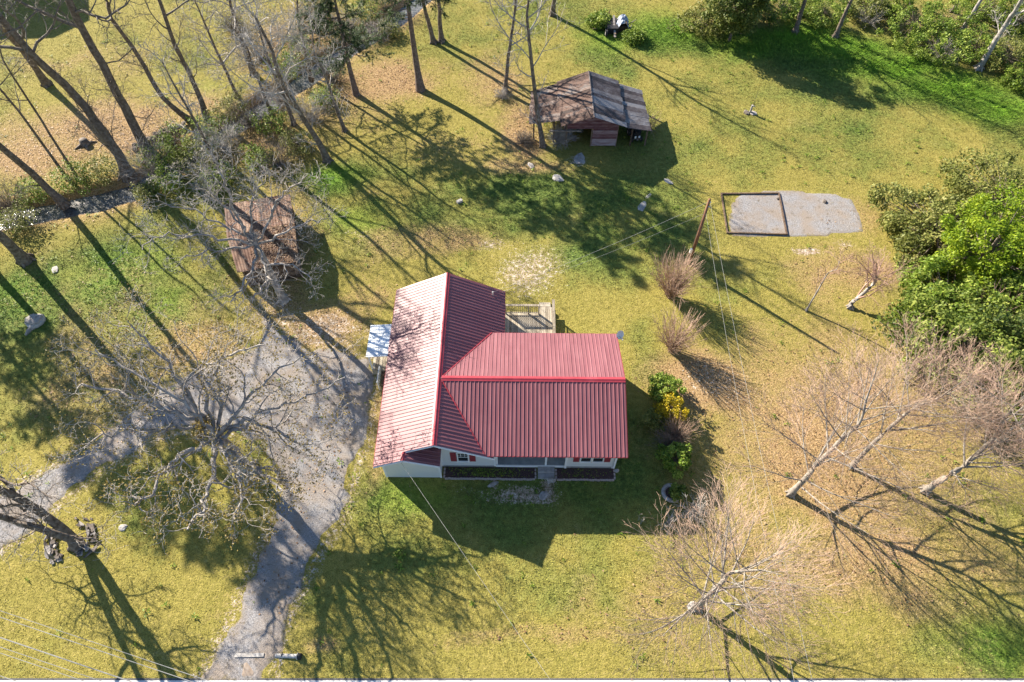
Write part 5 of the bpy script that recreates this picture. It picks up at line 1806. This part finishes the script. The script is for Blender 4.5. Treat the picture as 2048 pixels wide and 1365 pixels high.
leafy_tree('dark bushy evergreen at the wood edge left of the trunks', (1458, 82), 7.5, 2.5, 3.4, 'leaf_dark', 181, 16000, 70, .11, group='trees at the wood edge', clr=.8)
leafy_tree('dark evergreen half hidden behind the bushy one at the top edge', (1420, 20), 8.5, 2.4, 3.8, 'leaf_dark', 182, 9000, 60, .13, group='trees at the wood edge', clr=.8)

# --- shrubs right of the house
SHG = 'shrubs beside the house'
leafy_tree('yellow flecked green shrub, topmost in the row beside the house', (1326, 788), 1.5, 1.0, .8, 'leaf_bright', 71, 4200, 30, .06, 'shrub', 'shrub', .04, SHG, clr=.32)
leafy_tree('golden yellow flowering shrub beside the house', (1338, 832), 1.7, 1.0, .8, 'leaf_gold', 72, 3600, 30, .055, 'shrub', 'shrub', .04, SHG, clr=.32)
leafy_tree('small green shrub at the shadow edge left of the golden one', (1306, 850), 1.3, .75, .65, 'leaf_olive', 73, 2600, 20, .055, 'shrub', 'shrub', .03, SHG, clr=.28)
leafy_tree('broad leaved green shrub, lowest of the row beside the house', (1346, 930), 1.7, 1.0, .75, 'leaf_bright', 75, 2400, 30, .085, 'shrub', 'shrub', .04, SHG, clr=.3)


def fan_shrub(label, px, h, n_st, spread, seed, mat='twig_tan', name='bare_shrub', forks=4, r=.016, group=None, wild=.05, up=1.0):
    rng = random.Random(seed)
    root = thing(name, label, 'shrub', tuple(G(*px)), 0, group)
    mb = MB()
    for k in range(n_st):
        a = rng.uniform(0, 6.28)
        s = spread * rng.random() ** .6
        p = (rng.gauss(0, .10), rng.gauss(0, .10), -.05)
        d = nrm3((math.cos(a) * s, math.sin(a) * s, up))
        L = h * rng.uniform(.7, 1.1)
        pts = [p]
        m = 5
        for i in range(m):
            d = nrm3((d[0] + rng.gauss(0, wild), d[1] + rng.gauss(0, wild), d[2] + rng.gauss(0, wild) + .01))
            p = tuple(p[c] + d[c] * L / m for c in range(3))
            if p[2] < .02:
                p = (p[0], p[1], .02)
            pts.append(p)
        rr = r * rng.uniform(.7, 1.3)
        mb.tube(pts, [rr * (1 - .65 * i / m) for i in range(m + 1)], 3, cap=False)
        for _ in range(forks):
            i = rng.randint(2, m - 1)
            e = perp_dir(d, rng.uniform(.2, .5 + wild * 4), rng.uniform(0, 6.28), rng)
            l = L * rng.uniform(.12, .3)
            mb.tube([pts[i], tuple(pts[i][c] + e[c] * l * .5 for c in range(3)), tuple(pts[i][c] + e[c] * l for c in range(3))], [rr * .6, rr * .5, rr * .35], 3, cap=False)
    mb.build('stems', M[mat], root)
    return root


fan_shrub('brown dead twigs showing between the dark green trees at the right edge', (1985, 690), 4.6, 110, .9, 69, mat='twig_tan', forks=5, r=.016, wild=.12)
fan_shrub('tall brown twiggy bush in front of the wooden pole', (1341, 594), 3.5, 220, .72, 81, mat='twig_tan')
fan_shrub('brown twiggy bush between the pole and the red roof', (1342, 700), 3.2, 150, .70, 82, mat='twig_tan')
fan_shrub('arching straw coloured grassy shrub beside the house', (1352, 876), 1.9, 240, 1.0, 83, mat='twig_tan', forks=1, r=.010, wild=.14, group=SHG)
sp_ = fan_shrub('sprawling grey brown bare shrub under the straw coloured one', (1338, 896), 1.7, 110, 1.4, 84, mat='twig_dark', forks=3, r=.012, wild=.18, group=SHG)
fan_shrub('thorny bare shrub at the corner of the house shadow', (1385, 1025), 1.4, 60, 1.6, 85, mat='twig_grey', forks=6, r=.016, wild=.22)
fan_shrub('small thorny bare shrub left of the bigger one at the shadow edge', (1335, 1050), 1.0, 26, 1.5, 86, mat='twig_grey', forks=5, r=.014, wild=.22)
fan_shrub('single bare stem standing at the edge of the house shadow', (1278, 1046), .9, 3, .3, 87, mat='twig_grey', forks=8, r=.014, wild=.1)

# planter ring (old tyre) with a green plant
ty = thing('tyre_planter', 'old grey tyre planter holding a green plant in the house shadow', 'planter', tuple(G(1342, 988)))
tm = MB()
NT, NS = 22, 8
for i in range(NT):
    a = 2 * math.pi * i / NT
    for k in range(NS):
        ck, sk = _CS[NS][k]
        rr = .46 + .13 * ck
        tm.v.append((rr * math.cos(a), rr * math.sin(a), .14 + .13 * sk))
for i in range(NT):
    for k in range(NS):
        tm.f.append((i * NS + k, ((i + 1) % NT) * NS + k, ((i + 1) % NT) * NS + (k + 1) % NS, i * NS + (k + 1) % NS))
tm.build('tyre', M['stone'], ty, True)
MB().tube([(0, 0, .0), (0, 0, .16)], [.40, .40], 16).build('soil', M['mulch'], ty)
pl = leafy_tree('leafy green plant growing in the old tyre', (1352, 992), .95, .45, .38, 'leaf_mid', 76, 600, 14, .08, 'plant', 'plant', .03, clr=.22)

# --- brush and shrubs along the creek and wood edge
BR = 'brush along the creek'
brush = [((40, 455), 1.6, 'green tangle on the creek bank at the left edge'), ((70, 395), 1.4, 'green tangle above the water near the left edge'), ((150, 372), 1.8, 'leafy tangle at the foot of the two saplings'), ((205, 355), 1.7, 'leafy tangle left of the stout trunk by the water'),
         ((330, 330), 1.9, 'leafy tangle right of the second stout trunk'), ((372, 300), 2.4, 'tall leafy tangle in the middle of the creek brush'), ((400, 330), 2.2, 'leafy tangle below the slim straight tree'), ((430, 280), 2.2, 'leafy tangle right of the slim straight tree'), ((345, 375), 1.5, 'low leafy tangle on the near creek bank'),
         ((470, 235), 2.0, 'leafy tangle halfway to the creek pool'), ((545, 260), 1.8, 'leafy tangle between the thin tree and the creek'), ((440, 370), 1.5, 'leafy tangle just behind the shed'), ((600, 300), 1.5, 'leafy tangle at the twisting tree'), ((520, 330), 1.5, 'leafy tangle right behind the shed ridge'), ((730, 35), 1.9, 'leafy tangle at the top edge over the creek'), ((780, 70), 1.2, 'leafy tangle between the two pines'), ((575, 150), 1.8, 'leafy tangle left of the creek pool'), ((600, 110), 1.8, 'leafy tangle above the creek pool'), ((300, 395), 1.1, 'low leafy tangle on the near bank below the second stout trunk'), ((650, 205), 1.3, 'leafy tangle on the near side of the creek pool')]
for k, (px, r_, lab) in enumerate(brush):
    leafy_tree(lab, px, r_ * .95, r_ * .85, r_ * .5, 'leaf_bright' if k % 3 else 'leaf_olive', 120 + k, 1500, 30, .07, 'shrub', 'shrub', .03, BR, clr=.55)
tang = [((665, 160), 'bare twig tangle hanging over the creek pool'), ((700, 60), 'bare twig thicket behind the pool at the top'), ((770, 20), 'bare twig thicket at the top edge by the pines'), ((760, 75), 'bare twig tangle right of the drooping pine'),
        ((20, 420), 'bare twig tangle at the left edge of the creek'), ((300, 345), 'bare twig tangle under the second stout trunk'), ((345, 290), 'bare twig tangle beside the stone heap'), ((450, 300), 'bare twig tangle in the middle of the creek brush'), ((500, 250), 'bare twig tangle left of the thin tree'), ((560, 205), 'bare twig tangle by the dark thicket tree'),
        ((530, 120), 'bare twig thicket left of the creek pool'), ((590, 80), 'bare twig thicket at the top above the creek pool'), ((470, 60), 'bare twig thicket at the top left of the pool'), ((620, 240), 'bare twig tangle on the near bank of the pool'), ((640, 40), 'bare twig thicket behind the drooping pine'), ((420, 370), 'bare twig tangle behind the shed corner'), ((560, 330), 'bare twig tangle at the foot of the twisting tree')]
for k, (px, lab) in enumerate(tang):
    fan_shrub(lab, px, 2.1 + (k % 3) * .6, 120, 1.7, 150 + k, mat='twig_grey' if k % 2 else 'twig_dark', forks=6, r=.013, wild=.24, group='bare twig tangles along the creek', up=.9)
WE = 'undergrowth at the wood edge'
for k, (px, r_, mt, lab) in enumerate((((1400, 60), 1.8, 'leaf_olive', 'brownish bush left of the dark bushy shrub'), ((1480, 30), 2.2, 'leaf_dark', 'dark bush at the top edge above the green strip'),
                                       ((1640, 40), 1.9, 'leaf_bright', 'green bush between the two dark trunks'), ((1560, 30), 1.9, 'leaf_bright', 'green bush left of the first dark trunk'), ((1725, 30), 1.8, 'leaf_olive', 'olive bush right of the leaning dark trunk'), ((1815, 70), 2.5, 'leaf_bright', 'large bright green bush in the upper right'),
                                       ((1860, 110), 2.2, 'leaf_bright', 'green bush in front of the large bright one'), ((1885, 60), 2.2, 'leaf_bright', 'green bush beside the pale leaning trunk'), ((1940, 110), 1.8, 'leaf_bright', 'green bush left of the thick grey trunk'), ((2000, 130), 1.9, 'leaf_olive', 'olive bush right of the thick grey trunk'), ((2030, 60), 2.2, 'leaf_bright', 'green bush in the upper right corner'),
                                       ((1970, 30), 2.0, 'leaf_bright', 'green bush behind the thick grey trunk'), ((1765, 20), 1.8, 'leaf_bright', 'green bush at the top edge above the bright one'), ((2040, 170), 1.5, 'leaf_bright', 'low green bush at the right edge below the corner'), ((1198, 50), .8, 'leaf_bright', 'green weeds left of the scrap heap'), ((1268, 80), .6, 'leaf_bright', 'green weeds in front of the scrap heap'))):
    leafy_tree(lab, px, r_ * 1.1, r_ * 1.3, r_ * .6, mt, 180 + k, 4200, 40, .085, 'shrub', 'shrub', .04, WE, clr=.55)
for k, (px, lab) in enumerate((((1880, 118), 'bare twig tangle under the bright bush in the upper right'), ((1985, 105), 'bare twig tangle by the thick grey trunk'), ((1460, 60), 'bare twig tangle before the dark bushy shrub'), ((1735, 50), 'pale twig tangle by the second dark trunk'))):
    fan_shrub(lab, px, 2.0, 80, 1.3, 210 + k, mat='twig_grey', forks=5, r=.013, wild=.2, group='bare twig tangles at the wood edge')
# scrub against the barn
fan_shrub('bare brush heap against the left bay of the barn', (1118, 285), 1.8, 150, 1.4, 220, mat='twig_grey', forks=6, r=.014, wild=.25)
fan_shrub('dry brush heap left of the tree beside the barn', (1050, 285), 1.2, 150, 2.0, 221, mat='twig_dark', forks=5, r=.014, wild=.25)
fan_shrub('pale vine tangle at the right end of the barn', (1298, 258), 1.7, 60, 1.3, 222, mat='twig_tan', forks=5, r=.012, wild=.25)
fan_shrub('dry weeds at the foot of the grey tree left of the barn', (1005, 195), 1.0, 110, 1.6, 223, mat='twig_grey', forks=4, r=.012, wild=.25)

# ------------------------------------------------------------------ grass, fallen leaves
def scatter(n, seed, x0, x1, y0, y1):
    rs = np.random.RandomState(seed)
    return rs, rs.uniform(x0, x1, n), rs.uniform(y0, y1, n)


def in_view(x, y, pad=1.5):
    dx, dy, dz = x, y, -CAM_H
    w_ = _cd * dy + _sd * CAM_H
    px = FPX * dx / w_
    py = FPX * (_sd * dy - _cd * CAM_H) / w_
    return (np.abs(px) < 1024 + 40 * pad) & (np.abs(py) < 683 + 40 * pad)


def house_block(x, y):
    c, s = math.cos(-R(-0.6)), math.sin(-R(-0.6))
    u = (x - HA.x) * c - (y - HA.y) * s
    v = (x - HA.x) * s + (y - HA.y) * c
    a = (u > -3.2) & (u < 3.2) & (v > -4.3) & (v < 7.3)
    b = (u > 3) & (u < 10.05) & (v > -4.35) & (v < 3.8)
    c_ = (u > 3) & (u < 6.85) & (v > 3.5) & (v < 7.9)
    d_ = (u > -4.8) & (u < -3) & (v > 1.8) & (v < 4.95)
    return a | b | c_ | d_


rs, X, Y = scatter(430000, 7, -53, 53, 4.6, 68)
k = in_view(X, Y)
X, Y = X[k], Y[k]
MK = masks(X, Y)
dr_ = in_poly(X, Y, DRIVE)
dd_e = dist_path(X, Y, DRIVE + [DRIVE[0]])
pd_ = in_poly(X, Y, PAD)
keep = ~house_block(X, Y) & (Y > ry + .05)
pr_ = rs.uniform(0, 1, len(X))
keep &= ~(dr_ & (pr_ > np.where(dd_e < .35, .75, np.where(dd_e < .9, .28, .05))))
keep &= ~(pd_ & (pr_ > .05))
keep &= pr_ < (1.0 - .75 * MK[:, 2] - .45 * MK[:, 1])
keep &= dist_path(X, Y, CREEK) > 1.1
X, Y, MK = X[keep], Y[keep], MK[keep]
N = len(X)
Z = ground_h(X, Y)
# three blades per tuft, longer where the grass is lush
hgt = (.034 + .060 * MK[:, 0]) * rs.uniform(.6, 1.5, N)
strip_ = np.clip(field(X, Y, blobs([(1550, 80, 200, 30, 1.), (1720, 120, 200, 34, 1.), (1900, 180, 180, 34, 1.), (2040, 240, 120, 40, 1.), (1330, 70, 160, 34, .7)])), 0, 1)
hgt *= 1 + 1.8 * strip_
V = np.empty((N, 6, 3), np.float32)
for b in range(2):
    a = rs.uniform(0, 6.283, N)
    lean = rs.uniform(.8, 2.6, N) * hgt
    wd = rs.uniform(.008, .020, N) * (1 + .8 * MK[:, 0])
    ox, oy = rs.uniform(-.05, .05, N), rs.uniform(-.05, .05, N)
    ca, sa = np.cos(a), np.sin(a)
    V[:, b * 3, 0], V[:, b * 3, 1], V[:, b * 3, 2] = X + ox - sa * wd, Y + oy + ca * wd, Z - .005
    V[:, b * 3 + 1, 0], V[:, b * 3 + 1, 1], V[:, b * 3 + 1, 2] = X + ox + sa * wd, Y + oy - ca * wd, Z - .005
    V[:, b * 3 + 2, 0], V[:, b * 3 + 2, 1], V[:, b * 3 + 2, 2] = X + ox + ca * lean, Y + oy + sa * lean, Z + hgt
F = np.arange(N * 6).reshape(-1, 3)
grass = np_mesh('grass', V.reshape(-1, 3), F, M['lawn'], mask=np.repeat(MK, 6, axis=0), var=np.repeat(rs.normal(0.14, .24, N).clip(-.5, .7), 6))
set_tag(grass, 'short mown grass, green and straw coloured, covering the yard', 'grass', kind='stuff')

rs, X, Y = scatter(260000, 17, -53, 53, 4.6, 68)
MK = masks(X, Y)
keep = in_view(X, Y) & ~house_block(X, Y) & (rs.uniform(0, 1, len(X)) < (MK[:, 1] - .12) * np.where(X > 8, .35, .8)) & (dist_path(X, Y, CREEK) > .9)
X, Y = X[keep], Y[keep]
N = len(X)
Z = ground_h(X, Y) + rs.uniform(.012, .05, N)
a = rs.uniform(0, 6.283, N)
s = rs.uniform(.03, .075, N)
t1, t2 = rs.normal(0, .35, N) * s, rs.normal(0, .35, N) * s
V = np.empty((N, 4, 3), np.float32)
for b, (cu_, cv_) in enumerate(((-1, 0), (0, .7), (1, 0), (0, -.7))):
    V[:, b, 0] = X + s * (cu_ * np.cos(a) - cv_ * np.sin(a))
    V[:, b, 1] = Y + s * (cu_ * np.sin(a) + cv_ * np.cos(a))
    V[:, b, 2] = Z + cu_ * t1 * .5 + cv_ * t2 * .5 + .02
litter = np_mesh('fallen_leaves', V.reshape(-1, 3), np.arange(N * 4).reshape(-1, 4), M['dry_leaf'], var=np.repeat(rs.uniform(0, 1, N), 4))
set_tag(litter, 'brown fallen leaves strewn over lawn and creek banks', 'leaves', kind='stuff')
# pebbles in the creek bed
rs, X, Y = scatter(90000, 27, -50, 0, 35, 68)
keep = (dist_path(X, Y, CREEK) < 1.0) & in_view(X, Y) & (vnoise(X, Y, 2.6, 5) > np.where(X > -22, .72, .42))
X, Y = X[keep][:4000], Y[keep][:4000]
N = len(X)
s = rs.uniform(.06, .24, N)
V = np.empty((N, 5, 3), np.float32)
a = rs.uniform(0, 6.28, N)
for b in range(4):
    V[:, b, 0] = X + s * np.cos(a + b * 1.57) * (1 + .3 * (b % 2))
    V[:, b, 1] = Y + s * np.sin(a + b * 1.57)
    V[:, b, 2] = -.62
V[:, 4, 0], V[:, 4, 1], V[:, 4, 2] = X, Y, -.50 + s * .25
F = np.concatenate([np.stack([np.arange(N) * 5 + b, np.arange(N) * 5 + (b + 1) % 4, np.arange(N) * 5 + 4], 1) for b in range(4)])
peb = np_mesh('creek_stones', V.reshape(-1, 3), F, M['stone_pale'])
set_tag(peb, 'pale stones lying in the shallow creek bed', 'stones', kind='stuff')
# scattered weed clumps in the lawn
rs, X, Y = scatter(16000, 37, -53, 53, 4.6, 68)
MK = masks(X, Y)
keep = in_view(X, Y) & ~house_block(X, Y) & (dist_path(X, Y, CREEK) > 1.6) & ~in_poly(X, Y, PAD) & (Y > ry + .3) & (rs.uniform(0, 1, len(X)) < .05 + .35 * MK[:, 0]) & (vnoise(X, Y, 4.0, 61) > .35)
X, Y = X[keep], Y[keep]
N = len(X)
Z = ground_h(X, Y)
V = np.empty((N, 10, 4, 3), np.float32)
sz = rs.uniform(.05, .15, N)
for b in range(10):
    a = rs.uniform(0, 6.283, N)
    rr = sz * rs.uniform(.2, 1.6, N)
    cx, cy, cz_ = X + rr * np.cos(a), Y + rr * np.sin(a), Z + .03 + sz * rs.uniform(.2, .8, N)
    l = sz * rs.uniform(.35, .8, N)
    t = rs.normal(0, .4, N) * l
    for q, (cu_, cv_) in enumerate(((-1, 0), (0, .45), (1, 0), (0, -.45))):
        V[:, b, q, 0] = cx + l * (cu_ * np.cos(a) - cv_ * np.sin(a))
        V[:, b, q, 1] = cy + l * (cu_ * np.sin(a) + cv_ * np.cos(a))
        V[:, b, q, 2] = cz_ + cu_ * t
weeds = np_mesh('weeds', V.reshape(-1, 3), np.arange(N * 40).reshape(-1, 4), M['leaf_bright'], var=np.repeat(rs.uniform(0, .8, N * 10), 4))
set_tag(weeds, 'small green weed clumps dotted through the lawn', 'weeds', kind='stuff')
